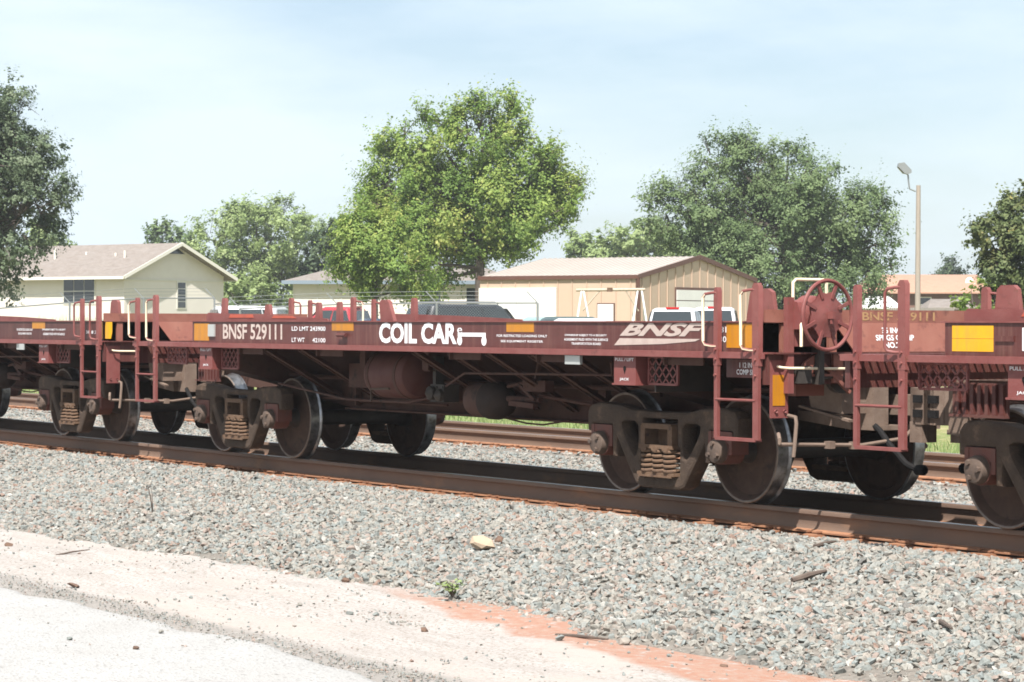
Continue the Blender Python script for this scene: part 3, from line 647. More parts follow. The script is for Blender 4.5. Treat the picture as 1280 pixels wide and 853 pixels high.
    # centre sill
    def csill(b):
        b.prism([(-6.0, 1.10), (-6.0, .80), (-5.2, .76), (-3.7, .76), (-3.5, .66), (-2.7, .58), (2.7, .58), (3.5, .66), (3.7, .76), (5.2, .76), (5.55, .98 - .17), (6.0, .80), (6.0, 1.10)], 'y', -.33, .33)
        for s in (-1, 1): b.box(-2.75, 2.75, s * .38 - .06, s * .38 + .06, .572, .592); b.box(-3.2, 3.2, s * .345 - .015, s * .345 + .015, .86, .90)
    part('csill', 'center_sill', car, mbm('center_sill', M['paint_dust'], csill))
    for x in (-4.19, 4.19): part('bolsters', 'body_bolster', car, mbm('body_bolster', M['paint_dust'], lambda b: b.prism([(-1.30, 1.25), (1.30, 1.25), (1.30, 1.02), (.4, .80), (-.4, .80), (-1.30, 1.02)], 'x', -.22, .22)), (x, 0, 0))
    # ends: platform, end sill plate, top band, tapered trough end, divider posts
    for e in (-1, 1):
        pe = M['paint_end'] if e > 0 else M['paint_pale']
        def endp(b):
            b.box(6.13, 6.19, -1.46, 1.46, 1.05, H1 - .016); b.box(6.12, 6.27, -1.46, 1.46, H1 - .014, H1 - .001)
        part('endsill', 'end_sill', car, mbm('end_sill', M['paint'], endp)).scale = (e, 1, 1)
        def grate(b):
            xa = 5.2
            for k in range(12): b.bar((xa + k * .078, -1.36, H1 - .03), (xa + k * .078, 1.36, H1 - .03), .012, .03)
            for k in range(36): b.bar((xa, -1.36 + k * .0777, H1 - .03), (6.12, -1.36 + k * .0777, H1 - .03), .010, .022)
        part('grating', 'platform_grating', car, mbm('platform_grating', M['paint_dust'], grate)).scale = (e, 1, 1)
    def band(b): b.box(6.118, 6.14, -1.44, 1.44, H2 - .01, 1.66)
    part('band', 'end_top_band', car, mbm('end_top_band', M['paint_end'], band))
    part('trend', 'trough_end_plate', car, mbm('trough_end_plate', M['paint_end'], lambda b: b.add([(6.142, -.72, H2 - .012), (6.142, .72, H2 - .012), (6.20, .55, H1 + .001), (6.20, -.55, H1 + .001), (6.12, -.72, H2 - .012), (6.12, .72, H2 - .012), (6.18, .55, H1 + .001), (6.18, -.55, H1 + .001)], [(0, 1, 2, 3), (7, 6, 5, 4), (0, 4, 5, 1), (1, 5, 6, 2), (2, 6, 7, 3), (3, 7, 4, 0)])))
    part('shadesheet', 'opening_shade_sheet', car, mbm('opening_shade_sheet', M['dark'], lambda b: b.box(4.5, 4.52, -1.36, 1.36, .95, H2 - .02)))  # dark sheet standing in for the shade deep inside the end openings
    part('shadeplate', 'added_shade_plate', car, mbm('added_shade_plate', M['paint_dust'], lambda b: b.box(4.4, 6.115, -1.33, 1.33, H2 - .022, H2 - .012)))  # added plate that keeps the sun out so the end openings stay dark
    for yy in (-1.22, -.72, .72, 1.22):
        part('divider', 'divider_post', car, mbm('divider_post', M['paint_end'], lambda b: b.box(6.09, 6.125, -.04, .04, H1, H2 - .02)), (0, yy, 0))
    # brake stand and hand wheel on the right end
    if kw.get('brake', True): brake_gear(car)
    part('egrab1', 'grab_iron', car, mbm('grab_iron', M['cream' if kw.get('brake', True) else 'paint_pale'], grab([(6.19, -1.36, 1.20), (6.25, -1.36, 1.19), (6.27, -1.30, 1.185), (6.27, -.62, 1.175), (6.25, -.58, 1.175), (6.19, -.58, 1.175)])))
    # reflector bracket, cut lever, coupler, hose
    for e in (-1, 1):
        brk = part('rbrk', 'corner_bracket', car, mbm('corner_bracket', M['paint_pale'], lambda b: (b.box(6.185, 6.20, -1.43, -1.25, .78, 1.25), [b.lathe([(6.2, 0), (6.215, .014), (6.2, .016)], 'x', 6, (0, -1.38 + .09 * k, .835)) for k in (0, 1)])), None, (0, 0, 0 if e > 0 else math.pi))
        if kw.get('brake', True): part('refE', 'reflector', brk, mbm('reflector', M['orange'], lambda b: b.box(6.2, 6.204, -1.41, -1.285, .88, 1.13)))
        def lever(b):
            b.tube([(6.30, -1.43, .66), (6.34, -1.45, .62), (6.34, -1.45, .585), (6.30, -1.42, .572), (6.36, -.6, .55), (6.42, -.2, .60), (6.45, -.12, .70)], .016, 8)
            b.tube([(6.24, -1.28, .80), (6.36, -1.30, .79), (6.38, -1.31, .74), (6.37, -1.32, .55), (6.37, -1.33, .47)], .016, 8); b.box(6.33, 6.40, -.98, -.92, .53, .59); b.box(6.33, 6.40, -.72, -.66, .52, .58)
        part('lever', 'cut_lever', car, mbm('cut_lever', M['coupler'], lever), None, (0, 0, 0 if e > 0 else math.pi))
        part('strk', 'coupler_carrier', car, mbm('coupler_carrier', M['coupler'], lambda b: (b.box(6.0, 6.22, -.36, -.20, .70, 1.06), b.box(6.0, 6.22, .20, .36, .70, 1.06), b.box(6.0, 6.24, -.36, .36, 1.06, 1.10), b.box(6.0, 6.24, -.36, .36, .66, .70), b.prism([(6.0, .78), (6.0, .66), (5.3, .72), (5.3, .80)], 'y', -.42, -.36))), None, (0, 0, 0 if e > 0 else math.pi))
        part('dgus', 'draft_gusset', car, mbm('draft_gusset', M['coupler'], lambda b: (b.prism([(5.66, 1.05), (6.10, 1.06), (6.10, .80), (5.72, .84)], 'y', -.62, -.60), b.bar((5.6, -.63, .85), (6.25, -.63, .745), .05, .02), b.box(6.10, 6.125, -.62, -.36, .80, 1.06))), None, (0, 0, 0 if e > 0 else math.pi))
        cp = part('coupler', 'coupler', car, mbm('coupler', M['coupler'], coupler_half), (e * 6.675, 0, .87), (0, 0, 0 if e > 0 else math.pi))
        for z in (-.06, .06):
            for x in (-.10, .08):
                for yy in (-.197, .19): part('cslot', 'casting_slot', cp, mbm('casting_slot', M['rubber'], lambda b: b.box(-.05, .05, -.007, .03, -.032, .032)), (x, yy, z))
        part('hose', 'air_hose', car, mbm('air_hose', M['rubber'], lambda b: (b.tube([(6.15, -.32, .72), (6.30, -.36, .66), (6.42, -.36, .55), (6.55, -.30, .40), (6.64, -.24, .345), (6.70, -.22, .36)], .026, 8), b.lathe([(6.60, .03), (6.62, .045), (6.70, .045), (6.72, .03)], 'x', 10, (0, -.235, .35)))), None, (0, 0, 0 if e > 0 else math.pi))
    # under-floor equipment (near side)
    tk = part('tank', 'air_reservoir', car, mbm('air_reservoir', M['paint_tank'], lambda b: b.lathe([(-.56, 0), (-.545, .12), (-.50, .20), (-.42, .245), (-.4, .25), (.28, .25), (.34, .22), (.38, .12), (.39, 0)], 'x', 32)), (-.70, -.86, 1.0))
    for x in (-1.34, -.02): part('tkb', 'hanger_bracket', car, mbm('hanger_bracket', M['paint_dust'], lambda b: (b.box(-.06, .06, -1.0, -.98, 1.06, 1.26), b.box(-.06, .06, -.98, -.7, 1.05, 1.065))), (x, 0, 0))
    for x in (-.35, .22): part(('strap', x), 'tank_strap', tk, mbm('tank_strap', M['paint_dust'], lambda b: b.lathe([(-.025, .25), (-.025, .256), (.025, .256), (.025, .25)], 'x', 32)), (x, 0, 0))
    part('tkfit', 'tank_fitting', tk, mbm('tank_fitting', M['capsteel'], lambda b: (b.cyl((-.60, 0, 0), (-.54, 0, 0), .035, 10), b.tube([(-.58, 0, 0), (-.66, 0, -.02), (-.70, .1, -.1), (-.70, .35, -.12)], .012, 6))))
    def valve(b):
        b.box(.05, .32, -.98, -.80, .74, .92); b.lathe([(0, 0), (.05, .07), (.09, .075), (.1, 0)], 'y', 16, (.11, -1.08, .83)); b.lathe([(0, 0), (.05, .06), (.09, .065), (.1, 0)], 'y', 16, (.26, -1.07, .81)); b.box(.0, .06, -.92, -.82, .92, 1.2)
        for z in (.77, .89):
            for x in (.07, .185, .30): b.lathe([(-.012, 0), (-.012, .012), (0, .013)], 'y', 6, (x, -.98, z))
    part('valve', 'control_valve', car, mbm('control_valve', M['dark'], valve))
    for k, pp in enumerate(([(1.7, -.72, .84), (3.3, -.30, .66)], [(.5, -.72, .78), (-3.3, -.28, .64)], [(.1, -.85, .80), (-.4, -1.0, .72), (-1.6, -1.05, .72), (-3.2, -1.05, .86)], [(.3, -.95, .90), (1.0, -1.15, 1.05), (3.6, -1.18, 1.08), (3.75, -1.3, 1.2)])):
        part(('brod', k), 'brake_rod' if k < 2 else 'air_line', car, mbm('brake_rod', M['paint_dust'], lambda b: b.tube(pp, .018 if k < 2 else .012, 7)))
    part('tkp', 'drain_pipe', car, mbm('drain_pipe', M['capsteel'], lambda b: b.tube([(-.55, -1.12, .86), (-.9, -1.14, .85), (-.88, -1.15, .72)], .012, 6)))
    cy = part('bcyl', 'brake_cylinder', car, mbm('brake_cylinder', M['paint_dust'], lambda b: b.lathe([(.0, 0), (.0, .15), (.03, .168), (.30, .168)], 'x', 28)), (.64, -.80, .775))
    part('bcyl2', 'cylinder_head', cy, mbm('cylinder_head', M['dome'], lambda b: b.lathe([(.30, .17), (.31, .190), (.44, .190), (.54, .155), (.60, .08), (.615, 0)], 'x', 28)))
    def rod(b):
        b.cyl((1.2, -.80, .80), (1.75, -.74, .80), .03, 10); b.box(1.55, 1.95, -.82, -.72, .88, .99); b.bar((1.45, -.8, .95), (1.72, -.78, .80), .05, .03); b.cyl((1.25, -.8, .92), (1.6, -.8, .97), .018, 8); b.bar((1.35, -.83, .76), (1.75, -.80, .74), .06, .05)
        b.bar((1.72, -.78, .97), (1.80, -.78, 1.2), .04, .03)
    part('rod', 'slack_adjuster', car, mbm('slack_adjuster', M['paint_dust'], rod))
    for k, (pp, r_) in enumerate((([(-5.9, -.5, .98), (-3, -.5, .93), (3, -.5, .93), (5.9, -.5, .98)], .022), ([(-3.1, -.62, .70), (-.2, -.62, .69)], .014), ([(1.9, -.5, .60), (1.5, -.55, .545), (1.2, -.55, .55), (.6, -.5, .60)], .009))):
        part(('pipes', k), 'brake_pipe', car, mbm('brake_pipe', M['paint_dust'], lambda b: b.tube(pp, r_, 8)))
    for k, bb in enumerate(((-2.0, -1.5, -.8, -.45, .84, 1.1), (.02, .42, -.74, -.40, .72, .95), (.15, .3, -.85, -.741, .75, .9))): part(('box', k), 'equipment_box', car, mbm('equipment_box', M['paint_dust'], lambda b: b.box(*bb)))
    rb_ = part('ribbed', 'ribbed_panel', car, mbm('ribbed_panel', M['paint_tank'], lambda b: (b.box(-5.55, -4.95, -.93, -.91, .86, 1.10), b.box(-5.55, -4.95, -.97, -.91, .84, .86))))
    for k in range(7): part('rib', 'rib', rb_, mbm('rib', M['paint'], lambda b: b.box(-.018, .018, -.96, -.93, .862, 1.09)), (-5.47 + k * .08, 0, 0))
    truck(car, -4.19); truck(car, 4.19)
    for x, y in ((3.27, -1.445),): 
        part('wbox', 'card_board', car, mbm('card_board', M['silver'], lambda b: b.box(0, .24, -.03, 0, 1.175, 1.255)), (x, y, 0))
    part('holder', 'lever_bracket', car, mbm('lever_bracket', M['paint'], lambda b: (b.box(-1.0, -.90, -1.445, -1.432, 1.40, 1.44), b.cyl((-1.06, -1.46, 1.415), (-.88, -1.46, 1.415), .018, 8))))
    return car
def refl(car, xa, xb, za, zb, m='orange', y=-YW - .003):
    return MB().box(xa, xb, y, y + .002, za, zb).obj('reflector', M[m], car)
YT = -YW - .0035
G0 = [(5.80, .40, 1.835, 0), (-4.28, .13, 1.83, .02), (-3.15, .16, 1.75, 0), (-1.95, .11, 1.765, 0), (-1.48, .10, 1.77, 0), (-.42, .28, 1.785, -.07), (.10, .10, 1.80, 0)]
car = coil_car(0, 'maroon coil car with the large white words COIL CAR on its side sill', dict(guides=G0, x0=-4.67))
refl(car, -4.62, -4.22, 1.335, 1.535); refl(car, -1.245, -.775, 1.462, 1.548); refl(car, 2.20, 2.675, 1.462, 1.552); refl(car, 5.60, 6.00, 1.345, 1.545)
MB().box(-4.22, -4.06, YW * -1 - .02, -YW, 1.385, 1.525).obj('tag_holder', M['silver'], car)
text('BNSF 529111', -3.857, -2.384, 1.355, 1.53, M['offwhite'], car, YT, bold=.022)
text('LD LMT 243900', -2.158, -1.388, 1.458, 1.505, M['white'], car, YT); text('LT WT', -2.158, -1.86, 1.335, 1.382, M['white'], car, YT); text('42100', -1.68, -1.388, 1.335, 1.382, M['white'], car, YT)
text('COIL CAR', -.231, 1.30, 1.338, 1.548, M['white'], car, YT, bold=.038); text('e', 1.31, 1.40, 1.445, 1.50, M['white'], car, YT, bold=0)
b = MB(); b.box(1.32, 1.83, YT, YT + .001, 1.415, 1.452)
for cx_ in (1.355, 1.80): b.lathe([(YT, 0), (YT - .0001, .046)], 'y', 20, (cx_, 0, 1.375)); b.box(cx_ - .03, cx_ + .03, YT - .0003, YT, 1.38, 1.425)
o = b.obj('pictogram', M['white'], car); o['label'] = 'white flat car pictogram beside the words COIL CAR'
text('FOR RESTRICTED LOADING ONLY', 2.03, 2.90, 1.415, 1.438, M['white'], car, YT); text('SEE EQUIPMENT REGISTER', 2.10, 2.83, 1.362, 1.386, M['white'], car, YT)
for k, (t_, a, c_) in enumerate((('OWNERSHIP SUBJECT TO A SECURITY', 3.19, 3.86), ('AGREEMENT FILED WITH THE SURFACE', 3.18, 3.88), ('TRANSPORTATION BOARD', 3.30, 3.77))): text(t_, a, c_, 1.425 - k * .037, 1.447 - k * .037, M['white'], car, YT)
text('-1-  Unit 2', -.62, -.36, 1.50, 1.515, M['white'], car, YT) if False else None
text('BNSF', 4.06, 5.32, 1.435, 1.562 - .012, M['logo'], car, YT, bold=.04, shear=.45, name='logo_lettering')
MB().prism([(3.975, 1.352), (4.06, 1.415), (5.24, 1.415), (5.17, 1.395), (4.7, 1.368)], 'y', YT, YT + .001).obj('logo_swoosh', M['logo'], car)
text('8 81', 5.43, 5.60, 1.47, 1.52, M['white'], car, YT); text('8 30', 5.43, 5.60, 1.39, 1.44, M['white'], car, YT)
MB().box(5.56, 6.03, -1.39, -1.38, 1.10, 1.25).obj('stencil_plate', M['paint'], car)
text('1 12 INCH\nCOMP SHOE', 5.70, 6.02, 1.125, 1.225, M['white'], car, -1.3925)
text('BNSF 529111', 0, .80, 1.572, 1.645, M['tan'], car, -.42, rot=R(90), bx=6.1425, bold=.02)
o = text('35 INCH\nSPRGS COMP\nNO.2 ES', 0, .42, 0, .175, M['white'], car, -.30, bx=0, bold=.02)
o.matrix_local = Matrix.Translation((6.1955, -.30, 1.345)) @ Matrix.Rotation(R(90), 4, 'Z') @ Matrix.Rotation(R(90) - math.atan2(.058, .241), 4, 'X') @ Matrix.Diagonal((.42, .175, 1, 1))
carL = coil_car(-13.35, 'brown maroon coil car at the left edge, coupled behind the car lettered COIL CAR', dict(paint='paint_brown', gA='paint_pale', brake=False, guides=[(5.95, .30, 1.83, 0), (-3.0, .1, 1.8, 0)], x0=-5.0))
refl(carL, 3.70, 4.15, 1.46, 1.548); refl(carL, 6.00, 6.055, 1.34, 1.55, 'yellow')
MB().add([(6.115, -1.415, 1.34), (6.26, -1.40, 1.34), (6.30, -1.40, 1.42), (6.30, -1.40, 1.55), (6.115, -1.415, 1.55)], [(0, 1, 2, 3, 4)]).obj('reflector', M['yellow'], carL)
for k, (t_, a, c_) in enumerate((('FOR RESTRICTED LOADING ONLY', 3.15, 3.72), ('SEE EQUIPMENT REGISTER', 3.2, 3.68))): text(t_, a, c_, 1.43 - k * .055, 1.46 - k * .055, M['white'], carL, YT)
for k, (t_, a, c_) in enumerate((('OWNERSHIP SUBJECT TO A SECURITY', 4.05, 4.85), ('AGREEMENT FILED WITH THE SURFACE', 4.08, 4.82))): text(t_, a, c_, 1.43 - k * .055, 1.46 - k * .055, M['white'], carL, YT)
text('9 31', 5.42, 5.62, 1.40, 1.44, M['white'], carL, YT); text('8 34', 5.70, 5.92, 1.40, 1.44, M['white'], carL, YT)
MB().box(6.19, 6.195, -1.02, -.62, 1.12, 1.25).obj('reflector', M['yellow'], carL)
MB().box(3.45, 3.62, -1.51, -1.50, 1.175, 1.255).obj('card_board', M['silver'], carL)
carR = coil_car(13.35, 'maroon coil car at the right edge with a large yellow reflector panel', dict(guides=[(-4.66, .29, 1.83, 0), (-4.18, .16, 1.83, 0)], x0=-5.10, gB='paint_pale', gskip=True, lx=-6.0))
refl(carR, -5.02, -4.585, 1.440, 1.535, 'yellow'); refl(carR, -5.02, -4.585, 1.345, 1.4375, 'yellow')
refl(carR, -4.29, -3.9, 1.355, 1.52, 'white'); text('B', -4.27, -4.1, 1.37, 1.50, M['paint'], carR, YT - .002)
text('MAINTENANCE PLATE', -5.02, -4.42, 1.318, 1.333, M['offwhite'], carR, YT) if False else None
MB().box(-4.56, -4.37, YT - .01, -YW, 1.42, 1.46).obj('card_holder', M['paint'], carR)

# ================================================================ BUILDINGS BEYOND THE TRACKS
FW = Vector((-math.sin(HEAD), math.cos(HEAD), 0)); RT = Vector((math.cos(HEAD), math.sin(HEAD), 0))
def pxd(px, dep, z=None):
    """point on column px at depth dep along the view axis"""
    p = CAM + FW * dep + RT * ((px - 640) / FPX * dep)
    return Vector((p.x, p.y, float(ground_z(p.x, p.y)) if z is None else z))
def zd(px, py, dep): return CAM.z + (404.862 + ROLL * (px - 640) - py) * dep / FPX
M['tan_metal'] = mat('tan metal siding', (.45, .335, .25), .5, var=(.415, .305, .225), vscale=1.2, vamt=.6, stretch=(1, 1, .2))
M['roof_metal'] = mat('pale metal roof', (.40, .35, .31), .45, var=(.35, .30, .265), vscale=.8, vamt=.6)
M['brown_trim'] = mat('brown metal trim', (.10, .045, .032), .5)
M['white_panel'] = mat('white painted door', (.66, .65, .62), .5, var=(.56, .55, .53), vscale=1.5, vamt=.5)
M['cream_wall'] = mat('cream painted siding', (.66, .61, .55), .8, var=(.60, .55, .49), vscale=1.2, vamt=.6)
M['shingle'] = mat('grey brown shingles', (.205, .178, .158), .9, var=(.15, .12, .10), vscale=2.2, vamt=.8, third=(.27, .225, .19), tscale=6, stretch=(1, 1, 4), bump=.4, bscale=8)
M['shingle_tan'] = mat('tan orange shingles', (.37, .205, .14), .9, var=(.31, .17, .115), vscale=2, vamt=.7, bump=.3, bscale=9)
M['trim_white'] = mat('off white trim', (.62, .59, .52), .6)
M['trim_blue'] = mat('grey blue fascia', (.17, .21, .25), .6)
M['glass'] = mat('dark window glass', (.022, .027, .03), .06, spec=.7)
M['brick_red'] = mat('brown brick wall', (.17, .095, .07), .9, var=(.12, .07, .055), vscale=5, vamt=.7)
M['concrete'] = mat('weathered pole wood', (.31, .265, .22), .9, var=(.24, .20, .165), vscale=6, vamt=.8, stretch=(6, 6, .4))
M['galv'] = mat('galvanised steel', (.27, .28, .275), .45, .6)
M['wood'] = mat('grey weathered fence wood', (.24, .215, .185), .9, var=(.17, .15, .13), vscale=6, vamt=.8, stretch=(4, 4, .5))
def building(name, label, corner, gdir, W, ldir, Ln, eave, ridge, wallm, roofm, trimm, over=.35, hip=0.0, thick=.10, cat='building'):
    """gabled building: corner = nearest wall corner on the ground; the gable end runs W along gdir, the long side Ln along ldir"""
    rt = empty(name, corner); g = Vector(gdir).normalized(); l = Vector(ldir).normalized(); h = eave - corner.z; rz = ridge - corner.z
    tag(rt, label, cat)
    def q(a, b_, z): v = g * a + l * b_; return (v.x, v.y, z)
    o_ = over
    if hip:
        MB().add([q(0, 0, -.5), q(W, 0, -.5), q(W, Ln, -.5), q(0, Ln, -.5), q(0, 0, h), q(W, 0, h), q(W, Ln, h), q(0, Ln, h)], [(0, 1, 5, 4), (1, 2, 6, 5), (2, 3, 7, 6), (3, 0, 4, 7)]).obj('wall', wallm, rt)
        r = MB(); E_ = [q(-o_, -o_, h - .05), q(W + o_, -o_, h - .05), q(W + o_, Ln + o_, h - .05), q(-o_, Ln + o_, h - .05), q(W / 2, hip, rz), q(W / 2, Ln - hip, rz)]
        r.add(E_ + [(p[0], p[1], p[2] - thick) for p in E_[:4]], [(0, 1, 4), (1, 2, 5, 4), (2, 3, 5), (3, 0, 4, 5), (6, 7, 1, 0), (7, 8, 2, 1), (8, 9, 3, 2), (9, 6, 0, 3), (9, 8, 7, 6)]); r.obj('roof', roofm, rt)
    else:
        w_ = MB().add([q(0, 0, -.5), q(W, 0, -.5), q(W, Ln, -.5), q(0, Ln, -.5), q(0, 0, h), q(W, 0, h), q(W, Ln, h), q(0, Ln, h), q(W / 2, 0, rz - .02), q(W / 2, Ln, rz - .02)], [(0, 1, 5, 8, 4), (1, 2, 6, 5), (2, 3, 7, 9, 6), (3, 0, 4, 7)]); w_.obj('wall', wallm, rt)
        sl = (rz - h) / (W / 2)
        for s in (0, 1):
            a0, a1 = (-o_, W / 2) if s == 0 else (W + o_, W / 2); z0 = h - sl * o_ + .02; z1 = rz + .02
            p = [q(a0, -o_, z0), q(a1, -o_, z1), q(a1, Ln + o_, z1), q(a0, Ln + o_, z0)]; t = [(x, y, z + thick) for x, y, z in p]
            MB().add(p + t, [(0, 1, 2, 3), (7, 6, 5, 4), (0, 4, 5, 1), (1, 5, 6, 2), (2, 6, 7, 3), (3, 7, 4, 0)]).obj('roof_slope', roofm, rt)
        for s in (0, 1):
            a0 = -o_ if s == 0 else W + o_; z0 = h - sl * o_ + .02
            MB().bar(q(a0, -o_ - .03, z0 + .03), q(W / 2, -o_ - .03, rz + .05), .05, .20).obj('rake_trim', trimm, rt)
            MB().bar(q(a0 + (-.03 if s == 0 else .03), -o_, z0 + .02), q(a0 + (-.03 if s == 0 else .03), Ln + o_, z0 + .02), .05, .17).obj('eave_trim', trimm, rt)
    return rt, q, g, l, h, rz
def panel(rt, q, side, a0, a1, z0, z1, m, name, out=.03, W=None, parent=None):
    """rectangular slab on the gable face (side 'g') or the long face (side 'l')"""
    b = MB()
    if side == 'g': pts_ = [q(a0, -out, z0), q(a1, -out, z0), q(a1, -out, z1), q(a0, -out, z1), q(a0, .02, z0), q(a1, .02, z0), q(a1, .02, z1), q(a0, .02, z1)]
    else: pts_ = [q(-out, a0, z0), q(-out, a1, z0), q(-out, a1, z1), q(-out, a0, z1), q(.02, a0, z0), q(.02, a1, z0), q(.02, a1, z1), q(.02, a0, z1)]
    b.add(pts_, [(0, 1, 2, 3), (7, 6, 5, 4), (0, 4, 5, 1), (1, 5, 6, 2), (2, 6, 7, 3), (3, 7, 4, 0)]); return b.obj(name, m, parent or rt)
def window(rt, q, side, a0, a1, z0, z1, nx=1, nz=1, frame=None):
    o = panel(rt, q, side, a0 - .06, a1 + .06, z0 - .06, z1 + .06, frame or M['trim_white'], 'window', .04)
    dx, dz = (a1 - a0) / nx, (z1 - z0) / nz
    for i in range(nx):
        for k in range(nz): panel(rt, q, side, a0 + i * dx + .025, a0 + (i + 1) * dx - .025, z0 + k * dz + .025, z0 + (k + 1) * dz - .025, M['glass'], 'pane', .055, parent=o)
    return o
def rdir(deg):   # direction in plan: 0 = away along the view axis, positive = to the image right
    return FW * math.cos(R(deg)) + RT * math.sin(R(deg))
# --- tan metal barn
c = pxd(797, 110); ev = zd(797, 347, 110); rd = zd(870, 323, 114.6)
rt, q, g_, l_, h_, rz_ = building('metal_barn', 'tan metal barn with brown trim, white roll-up door and pale metal roof', c, rdir(33), 11.0, rdir(-57), 8.28, ev, rd, M['tan_metal'], M['roof_metal'], M['brown_trim'], over=.06, thick=.06, cat='barn')
rb = MB()
for k in range(15):
    a = .35 + k * .75; zt = h_ + (rz_ - h_) * (1 - abs(a - 5.5) / 5.5) - .04
    p = Vector(q(a, -.02, 0)); rb.bar((p.x, p.y, 0), (p.x, p.y, zt), .05, .015, tuple(g_))
for k in range(11):
    p = Vector(q(-.01, .35 + k * .75, 0)); rb.bar((p.x, p.y, 0), (p.x, p.y, h_ - .03), .03, .07, tuple(g_))
tag(rb.obj('siding_ribs', M['tan_metal'], rt), kind='stuff')
rr = MB()
for k in range(28):
    p, p2 = Vector(q(-.06, k * .305, h_ + .07)), Vector(q(5.5, k * .305, rz_ + .09)); rr.bar(p, p2, .05, .04)
tag(rr.obj('roof_ribs', M['roof_metal'], rt), kind='stuff')
for a in (-.02, 11.02): MB().box(-.07, .07, -.07, .07, -.3, h_).obj('corner_trim', M['brown_trim'], rt, loc=q(a, -.02, 0))
dr = panel(rt, q, 'g', 3.3, 7.6, 0, h_ - .38, M['brown_trim'], 'roll_up_door', .045)
for k in range(5): panel(rt, q, 'g', 3.38, 7.52, .02 + k * (h_ - .48) / 5, -.02 + (k + 1) * (h_ - .48) / 5, M['white_panel'], 'door_panel', .075, parent=dr)
dr = panel(rt, q, 'l', 1.15, 2.05, 0, 1.95 - .1, M['brown_trim'], 'side_door', .045); panel(rt, q, 'l', 1.2, 2.0, 0, 1.80, M['white_panel'], 'door_leaf', .075, parent=dr)
wd = panel(rt, q, 'l', 4.15, 8.3, -.2, h_ - .42, M['trim_white'], 'sliding_door', .08)
for k in range(4): panel(rt, q, 'l', 4.2 + k * 1.02, 5.15 + k * 1.02, 0, h_ - .5, M['white_panel'], 'door_panel', .12, parent=wd)
# --- cream house on the left
c = pxd(155, 151); ev = zd(151, 345, 150) + .12; rd = zd(222, 303.5, 153.7) - .12
rt, q, g_, l_, h_, rz_ = building('cream_house', 'cream house with grey shingle roof and narrow gable window, far left', c, rdir(37), 8.6, rdir(-53), 17, ev, rd, M['cream_wall'], M['shingle'], M['trim_white'], over=.6, cat='house')
window(rt, q, 'g', 4.5, 5.2, h_ - 2.0, h_ - .42, 1, 4)
window(rt, q, 'l', 2.5, 5.2, h_ - 1.75, h_ - .25, 3, 2); window(rt, q, 'l', 12.4, 14.6, h_ - 1.5, h_ - .3, 2, 2)
panel(rt, q, 'g', 0, 8.6, h_ - .35, h_ - .27, M['trim_white'], 'gable_board', .05)
vt = MB().add([q(3.5, -.06, rz_ - .55), q(5.1, -.06, rz_ - .55), q(4.3, -.06, rz_ - .12)], [(0, 1, 2)]).obj('gable_vent', M['glass'], rt)
for k, (b_, hh) in enumerate(((2.2, .55), (3.3, .3), (6.2, .28), (8.4, .8), (13.5, .45))):
    p = q(2.2 + .3 * (k % 3), b_, 0); z = h_ + (rz_ - h_) * (2.2 + .3 * (k % 3)) / 4.3
    MB().tube([(p[0], p[1], z - .2), (p[0], p[1], z + hh)], .07, 10).obj('vent_pipe', M['trim_white'], rt)
# --- low cream house behind the maple
c = pxd(366, 139); ev = zd(365, 350.5, 139); rd = zd(400, 335, 142)
rt, q, g_, l_, h_, rz_ = building('cream_cottage', 'low cream cottage with grey hipped roof beside the maple', c, rdir(4), 8.5, rdir(94), 12, ev, rd, M['cream_wall'], M['shingle'], M['trim_blue'], over=.55, hip=1.6, cat='house')
for k in range(9): panel(rt, q, 'l', .02 + k * 1.33, .06 + k * 1.33, 0, h_ - .1, M['trim_white'], 'batten', .03)
window(rt, q, 'l', 7.3, 8.2, .4, h_ - .5, 1, 2); window(rt, q, 'l', 9.6, 10.6, .2, h_ - .4, 1, 1)
panel(rt, q, 'l', -.55, 12.5, h_ - .22, h_ - .02, M['trim_blue'], 'fascia', .56)
# --- tan-roofed house on the right
c = pxd(1082, 192); ev = zd(1150, 365, 192); rd = zd(1150, 343.5, 196)
rt, q, g_, l_, h_, rz_ = building('brick_house', 'brick house with tan orange roof beyond the light pole', c, rdir(5), 9, rdir(95), 9.2, ev, rd, M['brick_red'], M['shingle_tan'], M['trim_white'], over=.6, hip=.4, cat='house')
window(rt, q, 'l', 3.9, 4.9, h_ - 1.5, h_ - .45, 1, 2); window(rt, q, 'l', 6.4, 7.6, h_ - 1.4, h_ - .4, 2, 2)
dish = MB(); dish.lathe([(0, 0), (.03, .2), (.12, .42)], 'y', 20); dish.tube([(0, .05, 0), (0, .1, -.7)], .04, 6); dish.tube([(0, 0, -.3), (0, -.5, -.1)], .03, 6)
pz = q(2.2, 8.1, h_ + .75); o = dish.obj('satellite_dish', M['trim_white'], rt, loc=pz, rot=(0, 0, HEAD + .5))
# --- sheds near that house
for px, dep, W, Ln, y0, y1, rm, wm, nm, lb in ((1083, 150, 3.2, 1.9, 383, 370, M['white_panel'], M['trim_white'], 'shed', 'small shed with whitish roof below the brick house'), (1163, 158, 4.0, 2.8, 384, 373.5, M['shingle'], M['wood'], 'shed', 'low brown shed with shingle roof right of the light pole')):
    c = pxd(px, dep); building(nm, lb, c, rdir(0), W, rdir(90), Ln, zd(px, y0, dep), zd(px, y1, dep), wm, rm, M['trim_white'], over=.2, hip=.35, cat='shed')
